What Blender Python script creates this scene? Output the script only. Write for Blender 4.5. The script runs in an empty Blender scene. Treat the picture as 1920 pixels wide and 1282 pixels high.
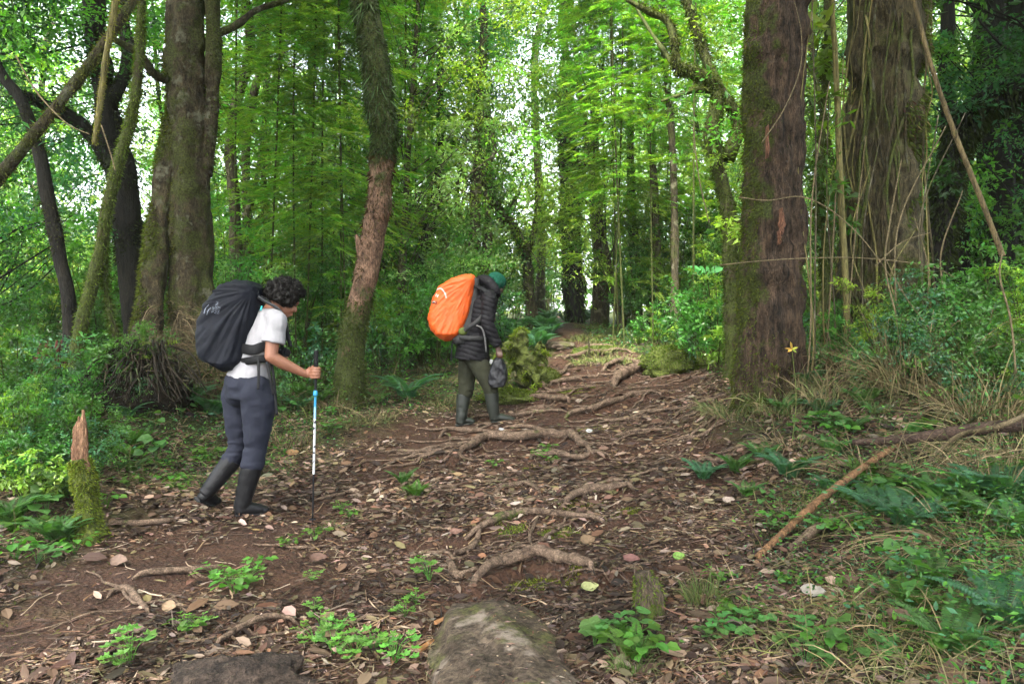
import bpy, math, random
import numpy as np
from mathutils import Vector
S = bpy.context.scene
COL = S.collection
R = math.radians
# ---------------------------------------------------------------- camera
CAMZ, FPX = 1.3, 1280.0
cd = bpy.data.cameras.new("camera"); cam = bpy.data.objects.new("camera", cd); COL.objects.link(cam)
cam.location = (0, 0, CAMZ); cam.rotation_euler = (R(90), 0, 0)
cd.sensor_width = 36; cd.lens = 24; cd.clip_end = 2000; cd.clip_start = .05
S.camera = cam
# ---------------------------------------------------------------- sky and sun
SUN_EL, SUN_AZ = 55, 200
w = bpy.data.worlds.new("World"); S.world = w; w.use_nodes = True
nt = w.node_tree; bg = nt.nodes["Background"]
sky = nt.nodes.new("ShaderNodeTexSky"); sky.sky_type = 'NISHITA'; sky.sun_disc = False
sky.sun_elevation = R(SUN_EL); sky.sun_rotation = R(SUN_AZ); sky.air_density = 1.0; sky.dust_density = 4.0; sky.ozone_density = 0.6
hs = nt.nodes.new("ShaderNodeHueSaturation"); hs.inputs['Saturation'].default_value = .35   # overcast: paler than a clear sky
nt.links.new(sky.outputs[0], hs.inputs['Color']); nt.links.new(hs.outputs[0], bg.inputs[0]); bg.inputs[1].default_value = 0.13
sd = bpy.data.lights.new("sun", 'SUN'); sd.energy = 2.2; sd.angle = R(15); sd.color = (1, .95, .86)
sun = bpy.data.objects.new("sun", sd); COL.objects.link(sun)
sdir = Vector((math.sin(R(SUN_AZ))*math.cos(R(SUN_EL)), math.cos(R(SUN_AZ))*math.cos(R(SUN_EL)), math.sin(R(SUN_EL))))
sun.rotation_euler = sdir.to_track_quat('Z', 'Y').to_euler()
S.view_settings.view_transform = 'Standard'; S.view_settings.look = 'None'
S.view_settings.exposure = 3.4; S.view_settings.gamma = 1
S.render.engine = 'CYCLES'
cy = S.cycles
cy.max_bounces = 5; cy.diffuse_bounces = 2; cy.glossy_bounces = 1; cy.transmission_bounces = 3; cy.transparent_max_bounces = 4
cy.use_denoising = True
cy.volume_bounces = 0; cy.volume_step_rate = 4; cy.volume_max_steps = 64
cy.sample_clamp_indirect = 6

# ---------------------------------------------------------------- object helpers
def tag(o, label=None, cat=None, group=None, kind=None):
    if label: o['label'] = label
    if cat: o['category'] = cat
    if group: o['group'] = group
    if kind: o['kind'] = kind
    return o
def empty(name, loc, label, cat, group=None, rz=0, sc=1):
    o = bpy.data.objects.new(name, None); COL.objects.link(o)
    o.location = loc; o.rotation_euler = (0, 0, rz); o.scale = (sc, sc, sc)
    o.empty_display_size = .1
    return tag(o, label, cat, group)
def link(name, me, parent=None):
    o = bpy.data.objects.new(name, me); COL.objects.link(o)
    if parent: o.parent = parent
    return o
def copy_tree(o, parent=None):
    c = o.copy(); COL.objects.link(c); c.parent = parent
    for ch in o.children: copy_tree(ch, c)
    return c
def P(px, py, Y): return np.array(((px-960)/FPX*Y, Y, CAMZ+(641-py)/FPX*Y))
def mesh(name, V, Fs, mat, cols=None, smooth=False, extra=None):
    """V (n,3); Fs array (m,k) or list of such arrays; cols (n,3) point colours"""
    if not isinstance(Fs, (list, tuple)): Fs = [Fs]
    Fs = [np.asarray(f, dtype=np.int32) for f in Fs if len(f)]
    me = bpy.data.meshes.new(name)
    V = np.asarray(V, dtype=np.float32)
    me.vertices.add(len(V)); me.vertices.foreach_set('co', V.ravel())
    lv = np.concatenate([f.ravel() for f in Fs]); me.loops.add(len(lv)); me.loops.foreach_set('vertex_index', lv)
    tot = np.concatenate([np.full(len(f), f.shape[1], dtype=np.int32) for f in Fs])
    st = np.concatenate([[0], np.cumsum(tot)[:-1]]).astype(np.int32)
    me.polygons.add(len(tot)); me.polygons.foreach_set('loop_start', st)
    me.polygons.foreach_set('use_smooth', np.full(len(tot), bool(smooth)))
    me.update(calc_edges=True)
    if cols is not None:
        a = me.color_attributes.new('Col', 'FLOAT_COLOR', 'POINT')
        c4 = np.ones((len(V), 4), dtype=np.float32); c4[:, :3] = cols
        a.data.foreach_set('color', c4.ravel())
    if extra is not None:
        for k, v in extra.items():
            a = me.attributes.new(k, 'FLOAT', 'POINT'); a.data.foreach_set('value', np.asarray(v, dtype=np.float32))
    if mat: me.materials.append(mat)
    return me
class Acc:
    """collects pieces of geometry into one mesh"""
    def __init__(s): s.V = []; s.F = {}; s.C = []; s.n = 0
    def add(s, V, F, C=None):
        V = np.asarray(V, dtype=float)
        for f in (F if isinstance(F, list) else [F]):
            f = np.asarray(f)
            if len(f): s.F.setdefault(f.shape[1], []).append(f+s.n)
        s.V.append(V); s.n += len(V)
        s.C.append(np.broadcast_to(np.array((.5, .5, .5)) if C is None else np.asarray(C), (len(V), 3)))
        return s
    def mesh(s, name, mat, smooth=False):
        return mesh(name, np.concatenate(s.V), [np.concatenate(v) for v in s.F.values()], mat, np.concatenate(s.C), smooth)
# ---------------------------------------------------------------- noise
def _h(ix, iy, iz, seed):
    n = (ix*374761393 + iy*668265263 + iz*2147483647 + seed*974634777) & 0xffffffff
    n = ((n ^ (n >> 13))*1274126177) & 0xffffffff
    return ((n ^ (n >> 16)) & 0xffff)/65535.0*2-1
def vn(p, seed=0):
    p = np.asarray(p, dtype=float)
    i = np.floor(p).astype(np.int64); f = p-i; f = f*f*(3-2*f)
    x, y, z = i[..., 0], i[..., 1], i[..., 2]; r = 0
    for dx in (0, 1):
        wx = f[..., 0] if dx else 1-f[..., 0]
        for dy in (0, 1):
            wy = f[..., 1] if dy else 1-f[..., 1]
            for dz in (0, 1):
                wz = f[..., 2] if dz else 1-f[..., 2]
                r = r + wx*wy*wz*_h(x+dx, y+dy, z+dz, seed)
    return r
def fbm(p, seed=0, oct=3):
    p = np.asarray(p, dtype=float); r = 0; a = 1; t = 0
    for k in range(oct): r = r+a*vn(p*(2.03**k)+k*7.1, seed+k); t += a; a *= .5
    return r/t
def xy0(x, y): return np.stack([x, y, np.zeros_like(x)], -1)
# ---------------------------------------------------------------- terrain
CP = [(960,1282,2.5),(960,1120,3.3),(960,967,4.5),(950,850,6.0),(900,806,7.3),(1000,716,9.0),(1180,700,9.5),(1050,645,12),(1050,612,15),(1080,600,20),(1080,592,30),
 (1300,1282,2.4),(1600,1282,2.2),(1920,1282,2.0),(1400,1060,3.1),(1700,1060,2.9),(1300,850,5.5),(1440,752,5.8),(1650,812,4.8),(1700,700,5.8),(1900,870,4.0),(1900,670,5.5),(1800,745,4.9),(1300,690,9),(1250,640,12),
 (0,1282,2.4),(0,1110,3.2),(200,1012,3.9),(470,972,4.5),(100,890,4.8),(40,780,6),(350,880,5.8),(250,810,6.3),(360,725,7.5),(150,720,8),(0,675,9),(650,757,7.8),(600,815,6.6),
 (750,740,8.5),(500,720,9),(750,680,11),(850,640,14),(500,650,14),(200,650,14),(0,640,18),(300,630,22),(900,603,20),(1300,620,16),(1600,680,9),(1900,670,9),(1900,640,16),(1500,610,24),(600,610,30)]
cpw = [P(*c) for c in CP] + [np.array(q) for q in ((0,0,0.05),(-3,0,0.05),(3,0,.4),(0,-6,-.1),(-8,2,.2),(8,2,1.3),(-12,10,.8),(14,10,1.6),(9,5,1.6),(-25,20,1.2),(25,20,2.4),(0,45,3.2),(-25,45,2.4),(28,45,3.6),(-25,-6,0),(25,-6,1.2))]
cpw = np.array(cpw)
def _U(d2): return d2*np.log(d2+1e-9)*.5
def _fit(C):
    n = len(C); A = np.zeros((n+3, n+3)); d2 = ((C[:, None, :2]-C[None, :, :2])**2).sum(-1)
    A[:n, :n] = _U(d2)+np.eye(n)*.35; A[:n, n] = 1; A[:n, n+1:] = C[:, :2]; A[n:, :n] = A[:n, n:].T
    return np.linalg.solve(A, np.concatenate([C[:, 2], np.zeros(3)]))
_W = _fit(cpw)
def h0(x, y):
    x = np.asarray(x, dtype=float); y = np.asarray(y, dtype=float); sh = x.shape
    x = 26*np.tanh(x.ravel()/26) ; y = np.clip(y.ravel(), -6, 45)
    o = np.empty_like(x)
    for a in range(0, len(x), 40000):
        b = slice(a, a+40000); d2 = (x[b, None]-cpw[:, 0])**2+(y[b, None]-cpw[:, 1])**2
        o[b] = _U(d2)@_W[:-3]+_W[-3]+_W[-2]*x[b]+_W[-1]*y[b]
    return o.reshape(sh)
def G(px, py, hf=None):
    """the point of the ground seen at a pixel of the photograph"""
    hf = hf or h0
    Y = np.concatenate([np.arange(1.6, 16, .02), np.arange(16, 60, .1)])
    X = (px-960)/FPX*Y; Z = CAMZ+(641-py)/FPX*Y
    d = Z-hf(X, Y); k = np.where(d < 0)[0]
    k = k[0] if len(k) else len(Y)-1
    return np.array((X[k], Y[k], float(hf(X[k:k+1], Y[k:k+1])[0])))
PATH = np.array([(-6,-.5,2.6),(0,-.5,2.3),(2.5,-.8,1.65),(3.3,-.7,1.8),(4.5,-.5,1.95),(6,.15,1.7),(7.3,.5,1.65),(9,1.5,1.2),(9.8,1.3,.8),(12,.95,.38),(15,1.2,.3),(20,1.7,.3),(30,2,.3),(60,2,.3)])
def pathd(x, y):
    """0 in the middle of the trodden ground, 1 at its edge"""
    c = np.interp(y, PATH[:, 0], PATH[:, 1]); hw = np.interp(y, PATH[:, 0], PATH[:, 2])
    return np.abs(x-c)/hw + .28*fbm(xy0(x*1.1, y*1.1), 5)
ROOTS = [  # photo points, radius, height of the step behind it
 ([(885,1122),(940,1092),(990,1075),(1040,1080),(1090,1097),(1115,1110)],.030,.06),([(840,1060),(845,1090),(860,1102),(905,1095)],.020,0),
 ([(870,1025),(920,1007),(965,987),(1005,985),(1065,987),(1140,990)],.022,.05),([(1010,985),(995,1010),(998,1040)],.011,0),
 ([(1050,965),(1090,942),(1140,937),(1190,930)],.030,.05),([(1080,927),(1120,920),(1160,915),(1200,912)],.014,0),([(925,940),(950,925),(990,920),(1015,940)],.018,.03),
 ([(850,872),(880,857),(920,842),(980,842),(1020,832),(1055,832),(1090,852),(1115,865)],.042,.06),([(720,855),(790,855),(850,847),(910,845)],.020,0),
 ([(990,860),(1040,860),(1090,867),(1145,857)],.024,0),([(820,825),(840,812),(875,817),(910,817),(920,832)],.022,0),([(875,792),(920,789),(960,791),(1020,789),(1065,787)],.020,.03),
 ([(940,815),(980,815),(1020,820),(1040,830)],.020,0),([(990,760),(1020,760),(1055,767),(1070,770)],.034,.05),([(1060,795),(1090,785),(1140,770),(1190,752),(1240,750)],.030,.06),
 ([(1030,732),(1056,727),(1095,724)],.030,.07),([(1030,741),(1056,737),(1077,731)],.022,0),([(1056,690),(1082,688),(1108,686),(1134,680),(1160,673),(1186,676)],.032,.10),
 ([(1129,710),(1150,702),(1171,690),(1197,694),(1220,690)],.036,.06),([(1150,734),(1160,723),(1181,716),(1200,711),(1225,706)],.060,.05),([(1030,710),(1054,711),(1067,695),(1085,689)],.024,0),
 ([(1090,661),(1121,659),(1153,659)],.030,.05),([(986,772),(1020,770),(1038,784)],.018,0),([(200,1128),(235,1118),(260,1140),(280,1166)],.016,0),([(250,1103),(340,1093),(425,1080)],.016,.02),
 ([(400,1235),(450,1205),(500,1185),(560,1180)],.014,.02),([(200,985),(280,990),(330,985)],.018,0),([(905,1010),(880,1035),(845,1050)],.016,0),([(1150,820),(1200,812),(1270,808)],.016,0),
 ([(700,890),(760,870),(830,868)],.014,0),([(970,700),(1000,720),(1040,745)],.030,0),([(1180,770),(1230,775),(1290,768)],.016,0)]
ROOTW = []
for pts, r, st in ROOTS:
    ROOTW.append((np.array([G(*p) for p in pts]), r, st))
def segd(x, y, A, B):
    ab = B[:2]-A[:2]; L = (ab**2).sum(); t = np.clip(((x-A[0])*ab[0]+(y-A[1])*ab[1])/L, 0, 1)
    qx = A[0]+t*ab[0]; qy = A[1]+t*ab[1]
    return np.hypot(x-qx, y-qy), y-qy
MOUNDS = [(G(250,800), .50, .36), (G(360,725), .7, .10), (G(1440,745), .5, .12), (G(1660,740), .7, .15), (G(655,752), .35, .08), (G(985,700), .4, .12), (G(1255,700), .35, .18), (G(985,1120), .3, .02), (G(1150,700), .5, .06)]
def h(x, y, fine=True):
    x = np.asarray(x, dtype=float); y = np.asarray(y, dtype=float)
    z = h0(x, y); sh = z.shape; x = x.ravel(); y = y.ravel(); z = z.ravel().copy()
    z += .045*fbm(xy0(x*.9, y*.9), 1, 2)+.030*fbm(xy0(x*3.3, y*3.3), 2, 3)*np.clip(14/np.maximum(y, 1), .4, 1)
    z += .016*fbm(xy0(x*7, y*9), 8, 3)*((np.abs(x) < 6) & (y < 13))
    for c, rr, hh in MOUNDS: z += hh*np.exp(-((x-c[0])**2+(y-c[1])**2)/rr**2)
    m = np.where((np.abs(x-.3) < 3.6) & (y > 1.8) & (y < 14))[0]
    if len(m):
        xm, ym = x[m], y[m]; add = np.zeros(len(m))
        for W, r, st in ROOTW:
            if not st: continue
            k = np.where((xm > W[:, 0].min()-.9) & (xm < W[:, 0].max()+.9) & (ym > W[:, 1].min()-.6) & (ym < W[:, 1].max()+1.2))[0]
            if not len(k): continue
            best = np.full(len(k), 9.); side = np.zeros(len(k))
            for a in range(len(W)-1):
                d, s = segd(xm[k], ym[k], W[a], W[a+1]); q = d < best; best = np.where(q, d, best); side = np.where(q, s, side)
            add[k] += st*np.where(side > 0, np.exp(-best/.45), np.exp(-(best/(r*1.2))**2))
        z[m] += np.minimum(add, .16)
    return z.reshape(sh)
def hz(x, y): return float(h(np.array([x]), np.array([y]))[0])
def Gf(px, py):
    g = G(px, py); g[2] = hz(g[0], g[1]); return g
# ---------------------------------------------------------------- materials
def nodes(name):
    m = bpy.data.materials.new(name); m.use_nodes = True; t = m.node_tree
    return m, t, t.nodes['Principled BSDF'], t.nodes['Material Output']
def N(t, kind, **kw):
    n = t.nodes.new(kind)
    for k, v in kw.items():
        if k.startswith('i_'): n.inputs[k[2:].replace('_', ' ')].default_value = v
        else: setattr(n, k, v)
    return n
def foliage_mat(name, transl=.35, rough=.5, spec=.35):
    m, t, b, out = nodes(name)
    a = N(t, 'ShaderNodeAttribute', attribute_name='Col')
    oi = N(t, 'ShaderNodeObjectInfo')
    hs = N(t, 'ShaderNodeHueSaturation')
    mr = N(t, 'ShaderNodeMapRange', i_To_Min=.78, i_To_Max=1.22); t.links.new(oi.outputs['Random'], mr.inputs['Value'])
    mh = N(t, 'ShaderNodeMapRange', i_To_Min=.485, i_To_Max=.515); t.links.new(oi.outputs['Random'], mh.inputs['Value'])
    t.links.new(mr.outputs[0], hs.inputs['Value']); t.links.new(mh.outputs[0], hs.inputs['Hue']); t.links.new(a.outputs['Color'], hs.inputs['Color'])
    t.links.new(hs.outputs[0], b.inputs['Base Color']); b.inputs['Roughness'].default_value = rough; b.inputs['Specular IOR Level'].default_value = spec
    if transl:
        tr = N(t, 'ShaderNodeBsdfTranslucent'); mx = N(t, 'ShaderNodeMixShader'); mx.inputs[0].default_value = transl
        mu = N(t, 'ShaderNodeMixRGB', blend_type='MULTIPLY'); mu.inputs[0].default_value = 1; mu.inputs[2].default_value = (2.2, 2.5, .7, 1)
        t.links.new(hs.outputs[0], mu.inputs[1]); t.links.new(mu.outputs[0], tr.inputs[0])
        t.links.new(b.outputs[0], mx.inputs[1]); t.links.new(tr.outputs[0], mx.inputs[2]); t.links.new(mx.outputs[0], out.inputs[0])
    return m
def bark_mat(name, c1, c2, moss=(.05,.075,.012), mossamt=.4, sx=9, sz=1.6, bump=.5, lichen=None, mdir=None, dist=.03, zband=None):
    m, t, b, out = nodes(name); L = t.links.new
    tc = N(t, 'ShaderNodeTexCoord'); mp = N(t, 'ShaderNodeMapping'); mp.inputs['Scale'].default_value = (sx, sx, sz); L(tc.outputs['Object'], mp.inputs[0])
    n1 = N(t, 'ShaderNodeTexNoise', i_Scale=1.6, i_Detail=7, i_Roughness=.62, i_Distortion=.6); L(mp.outputs[0], n1.inputs[0])
    r = N(t, 'ShaderNodeValToRGB'); r.color_ramp.elements[0].position = .33; r.color_ramp.elements[1].position = .68
    r.color_ramp.elements[0].color = (*c1, 1); r.color_ramp.elements[1].color = (*c2, 1); L(n1.outputs[0], r.inputs[0])
    n4 = N(t, 'ShaderNodeTexNoise', i_Scale=7.5, i_Detail=9, i_Roughness=.72, i_Distortion=.8); L(mp.outputs[0], n4.inputs[0])
    r4 = N(t, 'ShaderNodeMapRange', i_From_Min=.38, i_From_Max=.60, i_To_Min=.30, i_To_Max=1.30); L(n4.outputs[0], r4.inputs[0])
    c4 = N(t, 'ShaderNodeMixRGB', blend_type='MULTIPLY'); c4.inputs[0].default_value = 1; L(r.outputs[0], c4.inputs[1]); L(r4.outputs[0], c4.inputs[2])
    col = c4.outputs[0]
    if lichen:
        n3 = N(t, 'ShaderNodeTexNoise', i_Scale=6, i_Detail=5, i_Roughness=.6); L(tc.outputs['Object'], n3.inputs[0])
        m3 = N(t, 'ShaderNodeMapRange', i_From_Min=.56, i_From_Max=.64); L(n3.outputs[0], m3.inputs[0])
        x = N(t, 'ShaderNodeMixRGB'); L(m3.outputs[0], x.inputs[0]); L(col, x.inputs[1]); x.inputs[2].default_value = (*lichen, 1); col = x.outputs[0]
    n2 = N(t, 'ShaderNodeTexNoise', i_Scale=2.3, i_Detail=6, i_Roughness=.7); L(tc.outputs['Object'], n2.inputs[0])
    fac = n2.outputs[0]
    if mdir:
        ge = N(t, 'ShaderNodeNewGeometry'); dp = N(t, 'ShaderNodeVectorMath', operation='DOT_PRODUCT'); L(ge.outputs['Normal'], dp.inputs[0]); dp.inputs[1].default_value = mdir
        ma = N(t, 'ShaderNodeMath', operation='MULTIPLY_ADD'); L(dp.outputs['Value'], ma.inputs[0]); ma.inputs[1].default_value = .2; L(fac, ma.inputs[2]); fac = ma.outputs[0]
    if zband:
        sp = N(t, 'ShaderNodeSeparateXYZ'); L(tc.outputs['Object'], sp.inputs[0])
        r1 = N(t, 'ShaderNodeMapRange', i_From_Min=zband[0]-.25, i_From_Max=zband[0]+.1); r2 = N(t, 'ShaderNodeMapRange', i_From_Min=zband[1]+.25, i_From_Max=zband[1]-.1)
        L(sp.outputs[2], r1.inputs[0]); L(sp.outputs[2], r2.inputs[0]); ml = N(t, 'ShaderNodeMath', operation='MULTIPLY'); L(r1.outputs[0], ml.inputs[0]); L(r2.outputs[0], ml.inputs[1])
        mb = N(t, 'ShaderNodeMath', operation='MULTIPLY_ADD'); L(ml.outputs[0], mb.inputs[0]); mb.inputs[1].default_value = -zband[2]; L(fac, mb.inputs[2]); fac = mb.outputs[0]
    mm = N(t, 'ShaderNodeMapRange', i_From_Min=.72-mossamt*.45, i_From_Max=.80-mossamt*.45); L(fac, mm.inputs[0])
    nf = N(t, 'ShaderNodeTexNoise', i_Scale=60, i_Detail=3); L(tc.outputs['Object'], nf.inputs[0])
    mc = N(t, 'ShaderNodeValToRGB'); mc.color_ramp.elements[0].position = .3; mc.color_ramp.elements[1].position = .7
    mc.color_ramp.elements[0].color = (moss[0]*.35, moss[1]*.35, moss[2]*.5, 1); mc.color_ramp.elements[1].color = (moss[0]*1.7, moss[1]*1.6, moss[2]*1.5, 1); L(nf.outputs[0], mc.inputs[0])
    x = N(t, 'ShaderNodeMixRGB'); L(mm.outputs[0], x.inputs[0]); L(col, x.inputs[1]); L(mc.outputs[0], x.inputs[2])
    L(x.outputs[0], b.inputs['Base Color']); b.inputs['Roughness'].default_value = .85; b.inputs['Specular IOR Level'].default_value = .2
    bp = N(t, 'ShaderNodeBump', i_Strength=bump, i_Distance=dist); ad = N(t, 'ShaderNodeMath', operation='MULTIPLY_ADD'); L(nf.outputs[0], ad.inputs[0]); ad.inputs[1].default_value = .35; L(n1.outputs[0], ad.inputs[2])
    ad2 = N(t, 'ShaderNodeMath', operation='MULTIPLY_ADD'); L(n4.outputs[0], ad2.inputs[0]); ad2.inputs[1].default_value = .6; L(ad.outputs[0], ad2.inputs[2])
    L(ad2.outputs[0], bp.inputs['Height']); L(bp.outputs[0], b.inputs['Normal'])
    return m
def plain_mat(name, c, rough=.6, spec=.4, nscale=30, namt=.25, bump=.15, metallic=0, sheen=0, bdist=.01):
    m, t, b, out = nodes(name); L = t.links.new
    tc = N(t, 'ShaderNodeTexCoord'); n = N(t, 'ShaderNodeTexNoise', i_Scale=nscale, i_Detail=5, i_Roughness=.6); L(tc.outputs['Object'], n.inputs[0])
    r = N(t, 'ShaderNodeValToRGB'); r.color_ramp.elements[0].position = .3; r.color_ramp.elements[1].position = .7
    r.color_ramp.elements[0].color = (*[v*(1-namt) for v in c], 1); r.color_ramp.elements[1].color = (*[min(1, v*(1+namt)) for v in c], 1)
    L(n.outputs[0], r.inputs[0]); L(r.outputs[0], b.inputs['Base Color'])
    b.inputs['Roughness'].default_value = rough; b.inputs['Specular IOR Level'].default_value = spec; b.inputs['Metallic'].default_value = metallic
    if sheen: b.inputs['Sheen Weight'].default_value = sheen
    if bump:
        bp = N(t, 'ShaderNodeBump', i_Strength=bump, i_Distance=bdist); L(n.outputs[0], bp.inputs['Height']); L(bp.outputs[0], b.inputs['Normal'])
    return m
LEAF = foliage_mat('leaf', .38)
LEAFG = foliage_mat('glossy_leaf', .22, .32, .6)
DRY = foliage_mat('dry_leaf', .0, .75, .25)
MOSSM = foliage_mat('moss_tuft', .25, .9, .1)
# ---------------------------------------------------------------- leaf geometry
rng = np.random.default_rng(7)
def unit(v): return v/np.maximum(np.linalg.norm(v, axis=-1, keepdims=True), 1e-9)
TPL = {  # (along, across, lift) with faces
 'rhomb': (np.array([(0,0,0),(.45,.5,.12),(1,0,-.05),(.45,-.5,.12)]), np.array([(0,2,1),(0,3,2)])),
 'oval': (np.array([(0,0,0),(.25,.42,.08),(.25,-.42,.08),(.3,0,0),(.65,.42,.04),(.65,-.42,.04),(.68,0,-.04),(1,0,-.16)]),
          np.array([(0,3,1),(0,2,3),(3,6,4),(1,3,4),(3,5,6),(2,5,3),(4,6,7),(6,5,7)])),
 'leaf6': (np.array([(0,0,0),(.28,.46,.10),(.28,-.38,.06),(.66,.40,.16),(.66,-.44,.02),(1,0,.10)]), np.array([(0,2,1),(1,2,4),(1,4,3),(3,4,5)])),
 'blade': (np.array([(0,.35,0),(0,-.35,0),(.35,.5,0),(.35,-.5,0),(.7,.35,0),(.7,-.35,0),(1,0,0)]), np.array([(0,1,3),(0,3,2),(2,3,5),(2,5,4),(4,5,6)])),
}
ang = np.linspace(-2.35, 2.35, 11)
_pr = np.array([.42,.62,.5,.85,.68,1.0,.68,.85,.5,.62,.42])
TPL['palm'] = (np.concatenate([[(0.0,0,0)], np.stack([np.cos(ang)*_pr*.55+.0, np.sin(ang)*_pr*.55, .12*_pr*(np.arange(11)%2)-.02], -1)]), np.array([(0,k,k+1) for k in range(1,11)]))
TPL['strip'] = (np.array([(0,.5,0),(0,-.5,0),(.33,.5,0),(.33,-.5,0),(.66,.4,0),(.66,-.4,0),(1,.1,0),(1,-.1,0)]), np.array([(0,1,3),(0,3,2),(2,3,5),(2,5,4),(4,5,7),(4,7,6)]))
_a2 = np.linspace(-2.9, 2.9, 15)
TPL['round'] = (np.concatenate([[(0.0,0,0)], np.stack([np.cos(_a2)*.5*(1+.1*np.cos(_a2*5)), np.sin(_a2)*.5*(1+.1*np.cos(_a2*5)), .07+0*_a2+.04*np.sin(_a2*4)], -1)]), np.array([(0,k,k+1) for k in range(1,15)]))
def leaves(acc, pos, d, nrm, L, W, col, tpl='rhomb', bend=0.0, colvar=.18):
    """adds len(pos) leaves: d the direction of each leaf, nrm roughly its upper side"""
    T, F = TPL[tpl]; n = len(pos); k = len(T)
    pos = np.asarray(pos, float); d = unit(np.broadcast_to(d, (n, 3)).astype(float)); s = unit(np.cross(np.broadcast_to(nrm, (n, 3)), d)); u = np.cross(d, s)
    L = np.broadcast_to(L, (n,)); W = np.broadcast_to(W, (n,)); bend = np.broadcast_to(bend, (n,))
    V = pos[:, None]+d[:, None]*(T[None, :, 0:1]*L[:, None, None])+s[:, None]*(T[None, :, 1:2]*W[:, None, None])+u[:, None]*((T[None, :, 2:3]*W[:, None, None]))
    V[..., 2] -= (bend*L)[:, None]*T[None, :, 0]**2
    Fa = (F[None]+(np.arange(n)*k)[:, None, None]).reshape(-1, 3)
    c = np.broadcast_to(np.asarray(col, float), (n, 3))*(1+colvar*rng.standard_normal((n, 1)))*(1+.06*rng.standard_normal((n, 3)))
    c = np.clip(c, .004, .9)
    acc.add(V.reshape(-1, 3), Fa, np.repeat(c, k, 0))
def rdir(n, zs=1.0, zb=0.0):
    v = rng.standard_normal((n, 3)); v[:, 2] = v[:, 2]*zs+zb; return unit(v)
# ---------------------------------------------------------------- tubes
def spline(pts, n):
    pts = np.asarray(pts, float); m = len(pts)
    if m == 2: t = np.linspace(0, 1, n)[:, None]; return pts[0]*(1-t)+pts[1]*t
    Pp = np.concatenate([[2*pts[0]-pts[1]], pts, [2*pts[-1]-pts[-2]]])
    t = np.linspace(0, m-1-1e-6, n); i = t.astype(int); f = (t-i)[:, None]
    a, b, c, d = Pp[i], Pp[i+1], Pp[i+2], Pp[i+3]
    return .5*((2*b)+(-a+c)*f+(2*a-5*b+4*c-d)*f*f+(-a+3*b-3*c+d)*f**3)
def tube(pts, rad, n=24, ns=10, noise=0, nsc=3, seed=0, flute=0, capr=True, ell=None, lat=None, tvar=None, smooth_path=True, base_flare=0):
    """closed tube along pts with radii rad (same count); ell = second radius factor list, lat = direction of the first radius"""
    pts = np.asarray(pts, float); rad = np.asarray(rad, float)
    C = spline(pts, n) if smooth_path else pts
    if not smooth_path: n = len(C)
    r = np.interp(np.linspace(0, 1, n), np.linspace(0, 1, len(rad)), rad)
    e = np.ones(n) if ell is None else np.interp(np.linspace(0, 1, n), np.linspace(0, 1, len(ell)), ell)
    T = unit(np.gradient(C, axis=0))
    if lat is None:
        lat = np.array((1., 0, 0)) if abs(T[0][0]) < .8 else np.array((0, 1., 0))
    X = []; l = np.asarray(lat, float)
    for k in range(n):
        l2 = l-T[k]*np.dot(l, T[k]); l2 = l2/max(np.linalg.norm(l2), 1e-9); X.append(l2)
        if lat is None: l = l2
    X = np.array(X); Y = np.cross(T, X)
    a = np.arange(ns)/ns*2*np.pi
    ca, sa = np.cos(a), np.sin(a)
    rr = np.repeat(r[:, None], ns, 1)
    if flute: rr = rr*(1+flute*np.sin(a*5+seed)[None]*np.linspace(1, .3, n)[:, None]+flute*.6*np.sin(a*3+seed*2)[None])
    if base_flare: rr = rr*(1+base_flare*np.exp(-np.linspace(0, 9, n))[:, None]*(1+.5*np.sin(a*4+seed))[None])
    if tvar is not None: rr = rr*tvar(np.linspace(0, 1, n))[:, None]
    V = C[:, None]+X[:, None]*(rr*ca)[..., None]+Y[:, None]*(rr*e[:, None]*sa)[..., None]
    if noise:
        nn = fbm(V*nsc, seed, 3); nd = unit(V-C[:, None]); V = V+nd*(nn*noise*r[:, None])[..., None]
    V = V.reshape(-1, 3)
    i = np.arange(n-1)[:, None]*ns; j = np.arange(ns)[None]; j2 = (j+1) % ns
    F = np.stack([i+j, i+j2, i+ns+j2, i+ns+j], -1).reshape(-1, 4)
    V = np.concatenate([V, [C[0], C[-1]]]); b0 = n*ns
    jj = np.arange(ns)
    F3 = np.concatenate([np.stack([np.full(ns, b0), (jj+1) % ns, jj], -1), np.stack([np.full(ns, b0+1), (n-1)*ns+jj, (n-1)*ns+(jj+1) % ns], -1)])
    return V, [F, F3]
def sphere(c, r, nu=16, nv=10, rot=None):
    u = np.arange(nu)/nu*2*np.pi; v = np.linspace(0, np.pi, nv+1)[1:-1]
    V = np.stack([np.outer(np.sin(v), np.cos(u)), np.outer(np.sin(v), np.sin(u)), np.outer(np.cos(v), np.ones(nu))], -1).reshape(-1, 3)
    V = np.concatenate([V, [(0, 0, 1), (0, 0, -1)]])*np.asarray(r, float)
    if rot is not None: V = V@np.asarray(rot).T
    V = V+np.asarray(c, float)
    F = []
    for a in range(nv-2):
        for b in range(nu): F.append((a*nu+b, (a+1)*nu+b, (a+1)*nu+(b+1) % nu, a*nu+(b+1) % nu))
    k = nu*(nv-1); F3 = [(k, b, (b+1) % nu) for b in range(nu)]+[(k+1, (nv-2)*nu+(b+1) % nu, (nv-2)*nu+b) for b in range(nu)]
    return V, [np.array(F), np.array(F3)]
def box(c, s, rot=None):
    V = np.array([(x, y, z) for z in (-.5, .5) for y in (-.5, .5) for x in (-.5, .5)])*np.asarray(s, float)
    if rot is not None: V = V@np.asarray(rot).T
    return V+np.asarray(c, float), np.array([(0,2,3,1),(4,5,7,6),(0,1,5,4),(2,6,7,3),(0,4,6,2),(1,3,7,5)])
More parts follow.
